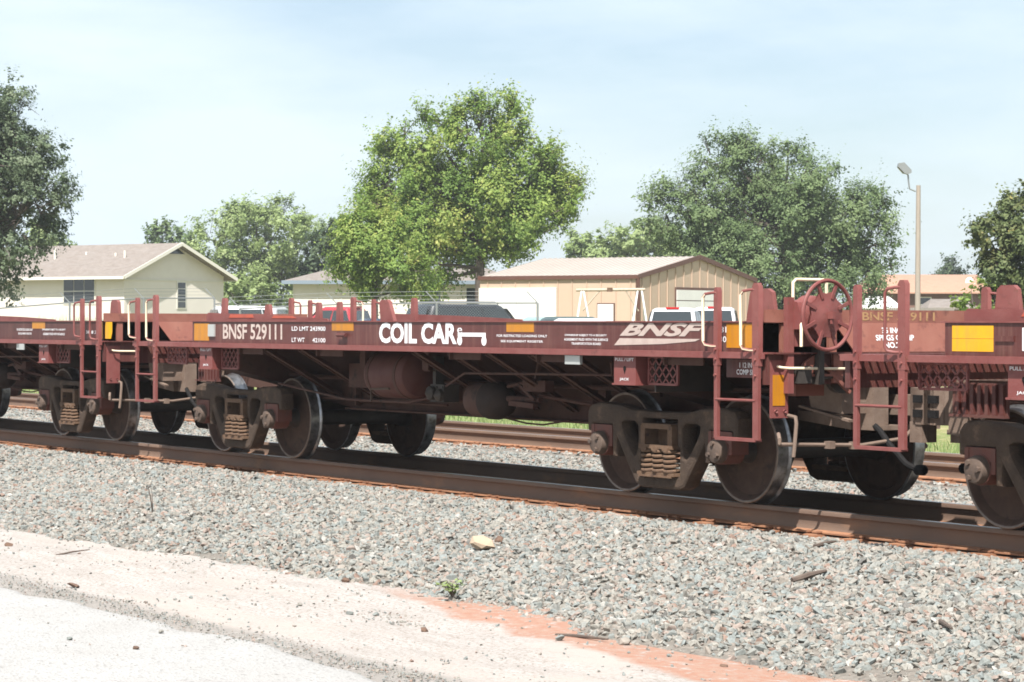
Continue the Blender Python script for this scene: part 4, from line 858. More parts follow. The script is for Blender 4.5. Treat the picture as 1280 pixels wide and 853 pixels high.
# ================================================================ LIGHT POLE, GANTRY, FENCES
b_ = pxd(1147, 105); zt = zd(1147, 232, 105)
pole = empty('light_pole', b_); tag(pole, 'tall wooden pole carrying a floodlight on a bent arm', 'light pole')
H = zt - b_.z
MB().tube([(0, 0, -.3), (0, 0, H * .5), (.02, 0, H)], [.125, .11, .09], 12).obj('post', M['concrete'], pole)
a = -RT
arm = [Vector((0, 0, H - .25)) + a * .10, Vector((0, 0, H - .15)) + a * .35, Vector((0, 0, H + .15)) + a * .40, Vector((0, 0, H + .42)) + a * .42, Vector((0, 0, H + .50)) + a * .48]
ar = MB().tube(arm, .035, 8).obj('lamp_arm', M['galv'], pole)
lm = MB(); lm.prism([(-.33, .36), (-.10, .40), (.20, .08), (.20, -.04), (.06, -.10), (-.10, -.05), (-.36, .22)], 'y', -.17, .17)
lo = lm.obj('lamp_head', M['galv'], pole, loc=Vector((0, 0, H + .55)) + a * .5, rot=(0, 0, HEAD))
MB().add([(-.35, -.13, .205), (-.35, .13, .205), (-.11, .13, -.06), (-.11, -.13, -.06)], [(0, 1, 2, 3)]).obj('lens', M['silver'], lo, loc=(-.012, 0, -.012))
gp = pxd(762, 98); gan = empty('pipe_gantry', gp, HEAD); tag(gan, 'tan pipe A-frame gantry with pulley in front of the barn', 'gantry')
M['tanpipe'] = mat('tan painted pipe', (.42, .35, .26), .6, var=(.30, .24, .18), vscale=8, vamt=.7)
s_ = 98 / FPX; zt = zd(762, 363, 98) - gp.z
MB().tube([(-42 * s_, 0, zt), (44 * s_, 0, zt + .03)], .06, 10).obj('beam', M['tanpipe'], gan)
for xa, xb in ((-35, -42), (-33, -25), (35, 28), (40, 46)):
    for yb in (-.6, .6): MB().tube([(xa * s_, 0, zt), (xb * s_, yb, zt * .45), (xb * s_ * 1.0 + (xb - xa) * s_ * .7, yb * 1.5, -.1)], .035, 8).obj('leg', M['white_panel'], gan)
for xa, xb in ((-12, -34), (20, 36)): MB().tube([(xa * s_, 0, zt), (xb * s_, 0, zt - 26 * s_)], .03, 8).obj('brace', M['tanpipe'], gan)
MB().cbox((0, 0, zt + .02), (.22, .18, .16)).obj('pulley_block', M['rust'], gan)
def chain_fence(label, px0, d0, px1, d1, hgt, step, leanpx):
    A, B = pxd(px0, d0), pxd(px1, d1); rt = empty('chain_link_fence', A); tag(rt, label, 'fence')
    n = max(2, int((B - A).length / step)); P = []
    for k in range(n + 1):
        p = A.lerp(B, k / n); p.z = float(ground_z(p.x, p.y)); P.append(p - A)
        MB().tube([p - A - Vector((0, 0, .2)), p - A + Vector((0, 0, hgt))], .035, 8).obj('post', M['galv'], rt)
        e = p - A + Vector((0, 0, hgt)); MB().bar(e, e + RT * leanpx * .32 + Vector((0, 0, .34)), .03, .03).obj('barbed_arm', M['galv'], rt)
    up = Vector((0, 0, hgt)); MB().tube([p + up for p in P], .022, 6).obj('top_rail', M['galv'], rt)
    for t in (.33, .66, 1): MB().tube([p + up + (RT * leanpx * .32 + Vector((0, 0, .34))) * t for p in P], .006, 4).obj('barbed_wire', M['galv'], rt)
    f = MB(); sp = .085
    for i in range(len(P) - 1):
        a, b2 = P[i], P[i + 1]; L_ = (b2 - a).length; m_ = int(L_ / sp); hh = hgt; nz = hh / sp
        for k in range(-int(nz), m_ + 1):
            for s in (1, -1):
                x0, x1 = k * sp, k * sp + hh
                t0, t1 = max(0, -k * sp / hh), min(1, (L_ - k * sp) / hh)
                if t1 <= t0: continue
                u0, u1 = (k * sp + hh * t0) / L_, (k * sp + hh * t1) / L_
                if s > 0: f.bar(a.lerp(b2, u0) + up * t0, a.lerp(b2, u1) + up * t1, .003, .003)
                else: f.bar(a.lerp(b2, u0) + up * (1 - t0), a.lerp(b2, u1) + up * (1 - t1), .003, .003)
    tag(f.obj('wire_mesh', M['galv'], rt), kind='stuff')
chain_fence('chain-link fence with barbed wire on the left before the cream house', -10, 84, 268, 90, 2.16, 3.0, -1)
chain_fence('chain-link fence with leaning barbed wire arms across the parked cars', 300, 76, 672, 74, 1.88, 2.9, -1)
A = pxd(1112, 132); wf = empty('wooden_fence', A, HEAD); tag(wf, 'grey picket fence in front of the sheds', 'fence'); hh = zd(1150, 385, 132) - A.z
for k in range(34): MB().box(k * .1, k * .1 + .085, -.01, .01, -.2, hh + random.uniform(-.02, .02)).obj('picket', M['wood'], wf)
for z in (.4, hh - .3): MB().box(-.05, 3.45, .012, .05, z, z + .08).obj('fence_rail', M['wood'], wf)
# ================================================================ PARKED VEHICLES
def carpaint(name, c): return mat(name, c, .25, spec=.6)
M['tyre'] = mat('tyre rubber', (.02, .02, .02), .85); M['hub'] = mat('alloy wheel', (.45, .45, .46), .35, .7); M['red_lens'] = mat('red lamp lens', (.35, .012, .012), .2); M['clear_lens'] = mat('clear lamp lens', (.6, .6, .58), .15); M['bumper'] = mat('grey bumper', (.12, .12, .125), .5)
def loft(sections, m, name, parent):
    """sections: list of (z, x0, x1, halfwidth): rounded-rectangle rings lofted upward"""
    b = MB(); n = 0; rings = []
    for z, x0, x1, hw in sections:
        cx_, hx = (x0 + x1) / 2, (x1 - x0) / 2; ring = []
        for k in range(28):
            t = 2 * math.pi * k / 28; c_, s_ = math.cos(t), math.sin(t); e = .28
            ring.append((cx_ + hx * math.copysign(abs(c_) ** e, c_), hw * math.copysign(abs(s_) ** e, s_), z))
        rings.append(ring)
    v = [p for r_ in rings for p in r_]; f = [(i * 28 + k, i * 28 + (k + 1) % 28, (i + 1) * 28 + (k + 1) % 28, (i + 1) * 28 + k) for i in range(len(rings) - 1) for k in range(28)]
    f += [tuple(range(27, -1, -1)), tuple(range((len(rings) - 1) * 28, len(rings) * 28))]; b.add(v, f, True); return b.obj(name, m, parent)
def quad(pts_, m, name, parent, th=.012):
    p = [Vector(x) for x in pts_]; n = (p[1] - p[0]).cross(p[2] - p[0]).normalized() * th
    b = MB(); b.add([tuple(x) for x in p] + [tuple(x - n) for x in p], [(0, 1, 2, 3), (7, 6, 5, 4), (0, 4, 5, 1), (1, 5, 6, 2), (2, 6, 7, 3), (3, 7, 4, 0)]); return b.obj(name, m, parent)
def vehicle(name, label, cat, kind, px, dep, phi, paint, rack=False, lower=None, group='parked vehicles behind the train'):
    p = pxd(px, dep); rt = empty(name, p, HEAD + R(phi)); tag(rt, label, cat, group)
    L_, W, H, belt, c0, c1, t0, t1 = {'suv': (5.0, 1.95, 1.88, 1.12, -2.42, 1.05, -2.15, .45), 'pickup': (5.6, 1.95, 1.86, 1.14, -.75, 1.35, -.50, .70), 'sedan': (4.7, 1.78, 1.43, .92, -1.75, 1.05, -1.0, .35), 'van': (5.0, 1.95, 1.95, 1.10, -2.4, 1.55, -2.25, .75), 'hatch': (4.2, 1.72, 1.5, .95, -2.0, .95, -1.55, .35)}[kind]
    hl, hw = L_ / 2, W / 2
    loft([(.28, -hl + .1, hl - .12, hw - .05), (.45, -hl + .02, hl - .02, hw), (.75, -hl, hl, hw), (belt - .12, -hl + .04, hl - .08, hw - .01), (belt, -hl + .07, hl - .18, hw - .06)], lower or paint, 'body', rt)
    if kind == 'pickup':
        for s in (-1, 1): MB().box(-hl + .06, c0 - .02, s * (hw - .05) - .05, s * (hw - .05) + .05, belt - .02, belt + .10).obj('bed_rail', paint, rt)
        MB().box(-hl + .05, -hl + .11, -hw + .08, hw - .08, belt - .3, belt + .08).obj('tailgate', paint, rt)
    tw = hw * .80; bw = hw - .06
    loft([(belt - .02, c0, c1, bw), (belt + (H - belt) * .5, c0 + (t0 - c0) * .5, c1 + (t1 - c1) * .5, (bw + tw) / 2 + .02), (H - .07, t0, t1, tw), (H, t0 + .12, t1 - .12, tw - .12)], paint, 'cabin', rt)
    zb, zt_ = belt + .05, H - .13; fr = (zt_ - belt) / (H - belt); f0 = .06
    lerp = lambda a, b2, t: a + (b2 - a) * t
    nw = {'suv': 3, 'van': 3, 'pickup': 2, 'sedan': 2, 'hatch': 2}[kind]
    for s in (-1, 1):
        y0, y1 = s * (bw + .018), s * (lerp(bw, tw, fr) + .03)
        xa0, xa1 = lerp(c0, t0, f0) + .12, lerp(c1, t1, f0) - .22; xb0, xb1 = lerp(c0, t0, fr) + .14, lerp(c1, t1, fr) - .16
        for k in range(nw):
            u0, u1 = (k + .04) / nw, (k + .96) / nw
            pt = [(lerp(xa0, xa1, u0), y0, zb), (lerp(xa0, xa1, u1), y0, zb), (lerp(xb0, xb1, u1), y1, zt_), (lerp(xb0, xb1, u0), y1, zt_)]
            quad(pt if s < 0 else pt[::-1], M['glass'], 'window', rt)
    for cc, tt, s, nm in ((c1, t1, 1, 'windscreen'), (c0, t0, -1, 'rear_window')):
        xa, xb = lerp(cc, tt, f0) + s * .02, lerp(cc, tt, fr) + s * .03; wa, wb = bw - .14, lerp(bw, tw, fr) - .12
        pt = [(xa, -wa, zb), (xa, wa, zb), (xb, wb, zt_), (xb, -wb, zt_)]
        quad(pt if s > 0 else pt[::-1], M['glass'], nm, rt)
    if kind == 'pickup': MB().box(t0 - .03, t0 + .06, -.24, .24, H - .04, H + .03).obj('stop_lamp', M['red_lens'], rt)
    for x in (-hl * .62, hl * .62):
        for s in (-1, 1):
            wl = MB().lathe([(-.1, .18), (-.11, .30), (-.07, .345), (.07, .345), (.11, .30), (.1, .18)], 'y', 24).obj('wheel', M['tyre'], rt, loc=(x, s * (hw - .08), .345))
            MB().lathe([(-.105, 0), (-.10, .1), (-.115, .2)] if s < 0 else [(.105, 0), (.10, .1), (.115, .2)], 'y', 18).obj('rim', M['hub'], wl)
    for s in (-1, 1):
        MB().box(hl - .14, hl - .02, s * (hw - .32) - .2, s * (hw - .32) + .2, .66, .82).obj('headlight', M['clear_lens'], rt); MB().box(-hl - .012, -hl + .08, s * (hw - .14) - .1, s * (hw - .14) + .1, .72, 1.02).obj('tail_light', M['red_lens'], rt)
        MB().box(lerp(c1, t1, .1) - .25, lerp(c1, t1, .1) - .1, s * (hw + .09) - .09, s * (hw + .09) + .09, belt, belt + .15).obj('mirror', M['bumper'], rt)
    for x in (-hl - .03, hl - .1): MB().box(x, x + .12, -hw + .1, hw - .1, .38, .58).obj('bumper', M['bumper'], rt)
    if rack:
        for s in (-1, 1): MB().tube([(t0 + .2, s * (tw - .08), H + .0), (t0 + .25, s * (tw - .08), H + .07), (t1 - .3, s * (tw - .08), H + .07), (t1 - .2, s * (tw - .08), H)], .02, 6).obj('roof_rail', M['bumper'], rt)
    return rt
CP = {k: carpaint('car paint ' + k, v) for k, v in dict(white=(.68, .68, .69), red=(.35, .02, .03), navy=(.018, .028, .05), maroon=(.30, .03, .03), black=(.02, .022, .026), green=(.045, .07, .065), silver=(.42, .44, .46), teal=(.25, .36, .35)).items()}
V = vehicle
V('parked_suv', 'white SUV with roof rails behind the lettered number 529111', 'suv', 'suv', 293, 91, 103, CP['white'], True)
V('parked_suv', 'white SUV right of the one with roof rails', 'suv', 'suv', 333, 95, 84, CP['white'])
V('parked_pickup', 'bright red pickup parked left of the maple trunk', 'pickup truck', 'pickup', 432, 91, 160, CP['red'])
V('parked_sedan', 'dark navy sedan between the red pickup and the maroon pickup', 'car', 'sedan', 487, 84, 15, CP['navy'])
V('parked_pickup', 'maroon and white pickup partly behind the black SUV', 'pickup truck', 'pickup', 535, 91, 20, CP['maroon'], lower=CP['white'])
V('parked_suv', 'black SUV with long row of side windows before the barn', 'suv', 'suv', 601, 80, 28, CP['black'], True)
V('parked_hatchback', 'pale teal hatchback right of the black SUV', 'car', 'hatch', 678, 88, 120, CP['teal'])
V('parked_hatchback', 'dark green hatchback left of the pipe gantry', 'car', 'hatch', 703, 82, 110, CP['green'])
V('parked_sedan', 'white sedan with low roof under the pipe gantry', 'car', 'sedan', 738, 74, 12, CP['white'])
V('parked_pickup', 'white pickup seen from behind with red lamp on its roof', 'pickup truck', 'pickup', 843, 93, 78, CP['white'])
V('parked_pickup', 'white pickup half hidden by the ladder near the roll-up door', 'pickup truck', 'pickup', 893, 100, 82, CP['white'])
V('parked_sedan', 'white car roof between the ladder posts on the left', 'car', 'sedan', 172, 80, 10, CP['white'])
V('parked_sedan', 'dark navy car at the far left behind the fence', 'car', 'sedan', 12, 88, 25, CP['navy'])
V('parked_sedan', 'white car below the brick house beside the light pole', 'car', 'sedan', 1150, 90, 5, CP['white'])
# ================================================================ TREES
def leaf_mat(name, ramp, trans=.35):
    m = bpy.data.materials.new(name); m.use_nodes = True; nt = m.node_tree; nt.nodes.clear()
    N = nt.nodes.new; L = nt.links.new
    at_ = N('ShaderNodeAttribute'); at_.attribute_name = 'tint'; r = N('ShaderNodeValToRGB')
    while len(r.color_ramp.elements) < len(ramp): r.color_ramp.elements.new(.5)
    for e, (p, c) in zip(r.color_ramp.elements, ramp): e.position = p; e.color = (*c, 1)
    L(at_.outputs['Fac'], r.inputs[0])
    d = N('ShaderNodeBsdfDiffuse'); t = N('ShaderNodeBsdfTranslucent'); gl = N('ShaderNodeBsdfGlossy'); gl.inputs['Roughness'].default_value = .65; gl.inputs['Color'].default_value = (.8, .85, .8, 1)
    m1 = N('ShaderNodeMixShader'); m1.inputs[0].default_value = trans; m2 = N('ShaderNodeMixShader'); m2.inputs[0].default_value = .02; o = N('ShaderNodeOutputMaterial')
    L(r.outputs[0], d.inputs[0]); L(r.outputs[0], t.inputs[0]); L(d.outputs[0], m1.inputs[1]); L(t.outputs[0], m1.inputs[2]); L(m1.outputs[0], m2.inputs[1]); L(gl.outputs[0], m2.inputs[2]); L(m2.outputs[0], o.inputs[0])
    return m
M['bark'] = mat('grey brown bark', (.095, .075, .06), .95, var=(.055, .043, .035), vscale=9, vamt=.8, stretch=(3, 3, .6), bump=.5, bscale=12)
LM = dict(
    maple=leaf_mat('maple leaves', [(0, (.080, .148, .029)), (.4, (.170, .262, .052)), (.75, (.285, .36, .084)), (1, (.43, .42, .125))], .45),
    elm=leaf_mat('elm leaves', [(0, (.066, .110, .041)), (.5, (.138, .196, .078)), (1, (.225, .285, .132))], .42),
    grey=leaf_mat('grey green leaves', [(0, (.056, .086, .044)), (.5, (.125, .165, .09)), (1, (.215, .25, .16))], .35),
    pale=leaf_mat('pale green leaves', [(0, (.15, .215, .072)), (.5, (.27, .345, .132)), (1, (.36, .42, .20))], .45),
    pine=leaf_mat('dark evergreen needles', [(0, (.022, .040, .018)), (.6, (.050, .075, .034)), (1, (.085, .11, .05))], .2),
    fruit=leaf_mat('green leaves with yellow ones', [(0, (.042, .068, .026)), (.55, (.11, .14, .05)), (.86, (.18, .19, .08)), (1, (.45, .34, .09))], .35))
def leaves_mesh(cent, out, size, tint, lm, aspect=.6, droop=0.):
    n = len(cent)
    nrm = out * .75 + np.array([0, 0, .45]) + rng.normal(0, .36, (n, 3)); nrm /= np.linalg.norm(nrm, axis=1)[:, None]
    t = rng.normal(0, 1, (n, 3)) + np.array([0, 0, -droop * 2]); t -= nrm * (t * nrm).sum(1)[:, None]; t /= np.linalg.norm(t, axis=1)[:, None]
    bt = np.cross(nrm, t); s = size[:, None]
    bend = nrm * s * .12
    v = np.stack([cent - t * s, cent + bt * s * aspect - bend, cent + t * s, cent - bt * s * aspect - bend], 1).reshape(-1, 3)
    me = bpy.data.meshes.new('crown'); me.vertices.add(4 * n); me.vertices.foreach_set('co', v.ravel())
    me.loops.add(4 * n); me.loops.foreach_set('vertex_index', np.arange(4 * n, dtype=np.int32)); me.polygons.add(n); me.polygons.foreach_set('loop_start', np.arange(0, 4 * n, 4, dtype=np.int32))
    me.update(calc_edges=True); a = me.attributes.new('tint', 'FLOAT', 'FACE'); a.data.foreach_set('value', np.clip(tint, 0, 1).astype(np.float32)); me.materials.append(lm); return me
def tree(name, label, px, dep, blobs, lm, nclump, per, leaf, seed=0, sig=.2, trunk_r=.22, droop=.2, inner=.5, cat='tree', group=None, shoot=.5, trunk_top=None, bil=.62):
    spr = dep / 120.
    global rng
    rng = np.random.default_rng(seed + 100); base = pxd(px, dep); rt = empty(name, base); tag(rt, label, cat, group)
    f, r = np.array(FW), np.array(RT); B = []
    for bl in blobs:
        bx_, by_, br = bl[:3]; rad = br * dep / FPX * (.87 if shoot > .7 else .95); off = bl[3] if len(bl) > 3 else rng.uniform(-.5, .5) * rad * 1.2
        p = np.array(pxd(bx_, dep + off, 0)); p[2] = zd(bx_, by_, dep); B.append((p - np.array(base), rad))
    ar = np.array([b[1] ** 2 for b in B]); ar /= ar.sum(); cs, os_, ts = [], [], []
    tw = MB(); SB = []; ls = []
    for c, rad in B:      # each lobe carries smaller billows
        for j in range(int(9 + 60 * (rad / 2.6) ** 2 * bil)):
            d = rng.normal(size=3); d[2] += .2; d /= np.linalg.norm(d); sr = rad * rng.uniform(.15, .42) if rad > .9 else rad * rng.uniform(.3, .5)
            if rng.random() < .16 and rad > .9: continue
            SB.append((c + d * rad * rng.uniform(.55, 1.08) * np.array([1, 1, .95]), sr, d, rng.normal(0, .13)))
    ar = np.array([b[1] ** 2 * rng.uniform(.45, 1.5) for b in SB]); ar /= ar.sum()
    for i in range(nclump):
        k = rng.choice(len(SB), p=ar); c, rad, d0, tb = SB[k]; d = rng.normal(size=3) * .75 + d0 * .75 + np.array([0, 0, .25]); d /= np.linalg.norm(d)
        rr = rad * rng.uniform(.45, 1.08); p = c + d * rr
        if p[2] < .15: continue
        # shoot: leaves strung along a short outward and upward (or drooping) line
        sh = d * .8 + np.array([0, 0, .5 - droop * 1.6]) + rng.normal(0, .35, 3); sh /= np.linalg.norm(sh); ln = shoot * rng.uniform(.4, 1.3) * spr * (1.8 if rng.random() < .07 else 1)
        m_ = max(4, int(per * rng.uniform(.5, 1.5))); u = rng.uniform(-.5, 1, m_)
        q_ = p + sh * (u * ln)[:, None] + np.clip(rng.normal(0, 1, (m_, 3)), -1.7, 1.7) * (sig * ln * 1.1 * (1.1 - .5 * np.clip(u, 0, 1)))[:, None]
        cs.append(q_); ls.append(np.full(m_, rng.uniform(.75, 1.3))); os_.append(np.repeat((d * .8 + d0 * .5)[None], m_, 0)); ts.append(tb + rng.normal(.47, .07) + rng.normal(0, .085, m_) + .14 * u)
        if i % 5 == 0: tw.tube([Vector(c - d0 * rad * 1.5), Vector(p + sh * ln * .6)], [.025, .006], 4, False)
    cs = np.concatenate(cs); os_ = np.concatenate(os_); ts = np.concatenate(ts)
    k = cs[:, 2] > .1; cs, os_, ts = cs[k], os_[k], ts[k]
    link('crown', leaves_mesh(cs, os_, leaf * rng.uniform(.55, 1.3, len(cs)) * np.concatenate(ls)[k], ts, lm, droop=droop), rt)
    top = np.mean([b[0] for b in B], 0); tt = Vector((top[0] * .4, top[1] * .4, top[2])) if trunk_top is None else Vector(trunk_top)
    t = MB().tube([(0, 0, -.3), (tt.x * .2, tt.y * .2, tt.z * .4), tt], [trunk_r, trunk_r * .8, trunk_r * .35], 10).obj('trunk', M['bark'], rt)
    lb = MB()
    for c, rad in B:
        s0 = Vector((tt.x * .2, tt.y * .2, tt.z * .4)).lerp(tt, min(max((c[2] / max(tt.z, .1)) - .5, 0), .9)); e = Vector(c); lb.tube([s0, s0.lerp(e, .5) + Vector((0, 0, -.06 * (e - s0).length)), e], [trunk_r * .42, trunk_r * .26, trunk_r * .06], 6, False)
    lb.obj('limbs', M['bark'], rt); tw.obj('twigs', M['bark'], rt)
    return rt
tree('elm_tree', 'dark grey-green tree cut off by the left edge', -12, 100, [(-15, 165, 60), (20, 158, 36), (35, 195, 44), (40, 245, 42), (25, 275, 50), (-20, 265, 80), (5, 325, 42), (-45, 200, 80), (48, 215, 34), (15, 120, 22), (-10, 355, 34)], LM['grey'], 3600, 22, .066, 1, droop=.35, shoot=.55)
tree('maple_tree', 'big bright yellow-green maple at the centre of the picture', 600, 127, [(602, 178, 46), (645, 186, 42), (520, 208, 40), (498, 255, 46), (558, 258, 62), (636, 262, 62), (686, 250, 36), (478, 285, 42), (578, 302, 54), (652, 288, 40), (505, 315, 52), (675, 205, 32), (615, 150, 30), (560, 160, 28), (705, 245, 24), (480, 180, 16), (548, 345, 28), (715, 255, 13), (702, 228, 13), (692, 285, 13), (690, 205, 11), (530, 152, 14), (505, 168, 11), (640, 136, 15), (470, 215, 12), (580, 138, 12)], LM['maple'], 7000, 20, .078, 2, shoot=.85, trunk_r=.30, droop=-.05, sig=.12)
tree('maple_sapling', 'lower yellow-green maple crown bushing out left of the big maple', 470, 112, [(462, 320, 40), (445, 300, 26), (490, 345, 38), (455, 352, 26), (520, 350, 32), (440, 330, 22), (480, 300, 26)], LM['maple'], 2200, 20, .066, 3, shoot=.8, droop=0., sig=.13, trunk_r=.12)
tree('elm_tree', 'large dark green tree behind the barn', 985, 135, [(942, 206, 38), (896, 238, 42), (864, 264, 42), (1004, 245, 46), (1056, 275, 42), (1088, 300, 36), (960, 288, 72), (838, 262, 32), (900, 312, 50), (1020, 330, 60), (960, 340, 60), (1078, 340, 38), (868, 305, 40), (890, 200, 26), (1010, 205, 26), (1095, 262, 24), (925, 192, 20), (1045, 372, 34), (975, 375, 34), (1112, 300, 12), (1114, 332, 11), (1098, 245, 11), (814, 250, 13), (832, 232, 11), (1040, 215, 13), (985, 186, 12), (905, 178, 10), (815, 285, 11)], LM['elm'], 7200, 21, .076, 4, shoot=.8, trunk_r=.36, droop=.32, sig=.14)
tree('fruit_tree', 'dark tree with yellow leaves cut off by the right edge', 1262, 82, [(1290, 290, 40), (1262, 258, 13), (1232, 290, 15), (1256, 315, 26), (1300, 335, 50), (1246, 345, 22), (1272, 362, 26), (1290, 250, 16), (1220, 298, 10), (1250, 285, 14), (1243, 372, 16)], LM['fruit'], 1500, 20, .065, 5, shoot=.5, trunk_r=.16)
tree('ash_tree', 'pale green tree behind the gap right of the cream house', 322, 205, [(300, 295, 40), (345, 290, 38), (265, 300, 30), (375, 315, 38), (320, 330, 46), (285, 345, 36), (355, 352, 34), (388, 290, 20), (255, 330, 28), (320, 270, 24)], LM['pale'], 1900, 20, .13, 6, shoot=.42, trunk_r=.3)
tree('far_tree', 'olive tree top above the cream house roof', 207, 235, [(203, 300, 24), (225, 305, 24), (188, 306, 16), (215, 330, 30)], LM['elm'], 200, 26, .2, 7, shoot=.4)
tree('juniper_tree', 'dark evergreen between the pale tree and the maple', 412, 185, [(413, 300, 20), (402, 325, 26), (421, 282, 13), (415, 345, 28), (395, 345, 22)], LM['pine'], 260, 30, .15, 8, shoot=.4)
tree('far_tree', 'pale tree top just over the roof beside the left tree', 58, 230, [(55, 300, 22), (70, 312, 18), (45, 320, 24)], LM['pale'], 160, 26, .2, 9, shoot=.4)
for k, (px, bl, lb) in enumerate(((735, [(735, 313, 20), (722, 320, 16), (745, 325, 22)], 'small far green tree left of the barn ridge'), (785, [(775, 308, 20), (800, 304, 22), (760, 318, 20), (790, 325, 24)], 'far bright green tree over the middle of the barn roof'), (825, [(820, 300, 18), (835, 312, 22), (815, 325, 20)], 'far green tree at the left foot of the dark tree'))):
    tree('far_tree', lb, px, 225, bl, LM['pale'], 170, 26, .2, 10 + k, shoot=.4)
tree('pine_tree', 'little pine top over the tan orange roof', 1190, 240, [(1190, 333, 7), (1188, 340, 10), (1194, 345, 11), (1182, 350, 11), (1198, 352, 10)], LM['pine'], 130, 24, .14, 14, shoot=.5, trunk_r=.12)
tree('shrub', 'green shrub under the yellow-leaved tree at right', 1235, 88, [(1235, 372, 24), (1262, 378, 26), (1215, 380, 16)], LM['maple'], 160, 28, .08, 15, shoot=.4, trunk_r=.06, cat='shrub')
tree('shrub', 'green shrub beside the cream house gable', 250, 165, [(292, 372, 24), (262, 378, 20), (318, 376, 24)], LM['pale'], 170, 28, .13, 16, shoot=.4, trunk_r=.06, cat='shrub')
# distant tree line closing the horizon
tl = []; rng = np.random.default_rng(77)
cs, os_, ts = [], [], []
for k in range(150):
    px = rng.uniform(-150, 1450); dep = rng.uniform(270, 330); b_ = np.array(pxd(px, dep)); hgt = rng.uniform(2.2, 4.6) - (1.2 if 1090 < px < 1220 else 0)
    n = 130; d = rng.normal(size=(n, 3)); d /= np.linalg.norm(d, axis=1)[:, None]
    cs.append(b_ + np.array([0, 0, hgt * .45]) + d * np.array([2.6, 2.6, hgt * .55]) * rng.uniform(.6, 1, (n, 1))); os_.append(d); ts.append(rng.normal(.45, .15, n))
cs, os_, ts = map(np.concatenate, (cs, os_, ts))
tag(link('far_tree_line', leaves_mesh(cs, os_, .34 * rng.uniform(.6, 1.3, len(cs)), ts, LM['elm'])), 'low green mass of far trees along the horizon', 'tree line', kind='stuff')
# ---- grass
def grass(name, label, areas, lm, hmin, hmax, wd):
    cs, hs = [], []
    for n, sx, sy in areas:
        x = rng.uniform(*sx, n); y = rng.uniform(*sy, n); k = vnoise(x, y, 1.3, 21) > .28; x, y = x[k], y[k]; cs.append(np.stack([x, y, ground_z(x, y)], -1)); hs.append(rng.uniform(hmin, hmax, len(x)) * (.5 + vnoise(x, y, 1.1, 22)))
    c = np.concatenate(cs); h = np.concatenate(hs)[:, None]; n = len(c); an = rng.uniform(0, 6.28, n); s = np.stack([np.cos(an), np.sin(an), 0 * an], -1) * wd; le = np.stack([rng.normal(0, .3, n), rng.normal(0, .3, n), np.ones(n)], -1) * h
    v = np.stack([c - s, c + s, c + le * .6 + s * .7 , c + le], 1).reshape(-1, 3)
    me = bpy.data.meshes.new(name); me.vertices.add(4 * n); me.vertices.foreach_set('co', v.ravel()); me.loops.add(4 * n); me.loops.foreach_set('vertex_index', np.arange(4 * n, dtype=np.int32)); me.polygons.add(n); me.polygons.foreach_set('loop_start', np.arange(0, 4 * n, 4, dtype=np.int32)); me.update(calc_edges=True)
    a = me.attributes.new('tint', 'FLOAT', 'FACE'); a.data.foreach_set('value', np.clip(rng.normal(.5, .2, n), 0, 1).astype(np.float32)); me.materials.append(lm); tag(link(name, me), label, 'grass', kind='stuff')
grass('grass', 'green weedy grass beyond the second track', [(9000, (-34, 2), (9.0, 13.0)), (9000, (-60, -20), (9.5, 16))], LM['pale'], .08, .30, .012)
A = pxd(-20, 96); 
grass('tall_grass', 'tall pale grass behind the left fence', [(14000, (pxd(60, 105).x - 14, pxd(60, 105).x + 12), (pxd(60, 105).y - 9, pxd(60, 105).y + 8))], LM['pale'], .35, .85, .02)

# ================================================================ SMALL THINGS ON THE GROUND
def onground(px, py, z):
    """point on the level z seen at image pixel px,py"""
    a, b_ = px - 640, py - 426.5; c_, s_ = math.cos(ROLL), math.sin(ROLL); u, v = c_ * a + s_ * b_, -s_ * a + c_ * b_
    fw = math.cos(PITCH) - math.sin(PITCH) * v / FPX; dz = -math.sin(PITCH) - math.cos(PITCH) * v / FPX
    d = FW * fw + RT * (u / FPX) + Vector((0, 0, dz)); return CAM + d * ((z - CAM.z) / d.z)
def surf(x, y):
    z = float(gzf(np.array(x), np.array(y)))
    if -4.9 < y < 9.3: z = max(z, float(bal_z(np.array(x), np.array(y))) + (.03 if y > float(toe_y(np.array(x))) else 0))
    if y < float(road_edge(np.array(x))): z = max(z, -.535)
    return z
_og = onground
def onground(px, py, z):
    for _ in range(6): p = _og(px, py, z); z = surf(p.x, p.y)
    return _og(px, py, z)
def rock(label, px, py, z, dims, m, seed, name='rock', rz=0., cat='rock', sink=.2):
    r = np.random.default_rng(seed); bm = bmesh.new()
    for k in range(22):
        p = r.normal(size=3); p /= np.linalg.norm(p); bm.verts.new((p[0] * dims[0] / 2, p[1] * dims[1] / 2, p[2] * dims[2] / 2))
    bmesh.ops.convex_hull(bm, input=bm.verts[:]); bmesh.ops.delete(bm, geom=[v for v in bm.verts if not v.link_faces], context='VERTS')
    me = bpy.data.meshes.new(name); bm.to_mesh(me); bm.free(); me.materials.append(m); p = onground(px, py, z); p.z += dims[2] * (.5 - sink)
    return tag(link(name, me, None, p, (r.normal(0, .15), r.normal(0, .15), rz)), label, cat)
M['sandstone'] = mat('tan broken concrete', (.36, .275, .195), .9, var=(.30, .225, .16), vscale=10, vamt=.7, bump=.4, bscale=40)
M['clay'] = mat('dark brown clod', (.10, .062, .045), .95, var=(.15, .09, .06), vscale=20, vamt=.8, bump=.4)
M['stick'] = mat('dark weathered stick', (.075, .055, .045), .9, var=(.12, .09, .07), vscale=20, vamt=.8)
M['weed'] = LM['pale']
zs = lambda px, py: -.36
rock('tan broken rock lying on the grey ballast', 603, 686, -.40, (.27, .15, .13), M['sandstone'], 3, rz=.4, sink=.15)
rock('small reddish clod beside the tan rock', 624, 679, -.38, (.12, .08, .08), M['clay'], 4)
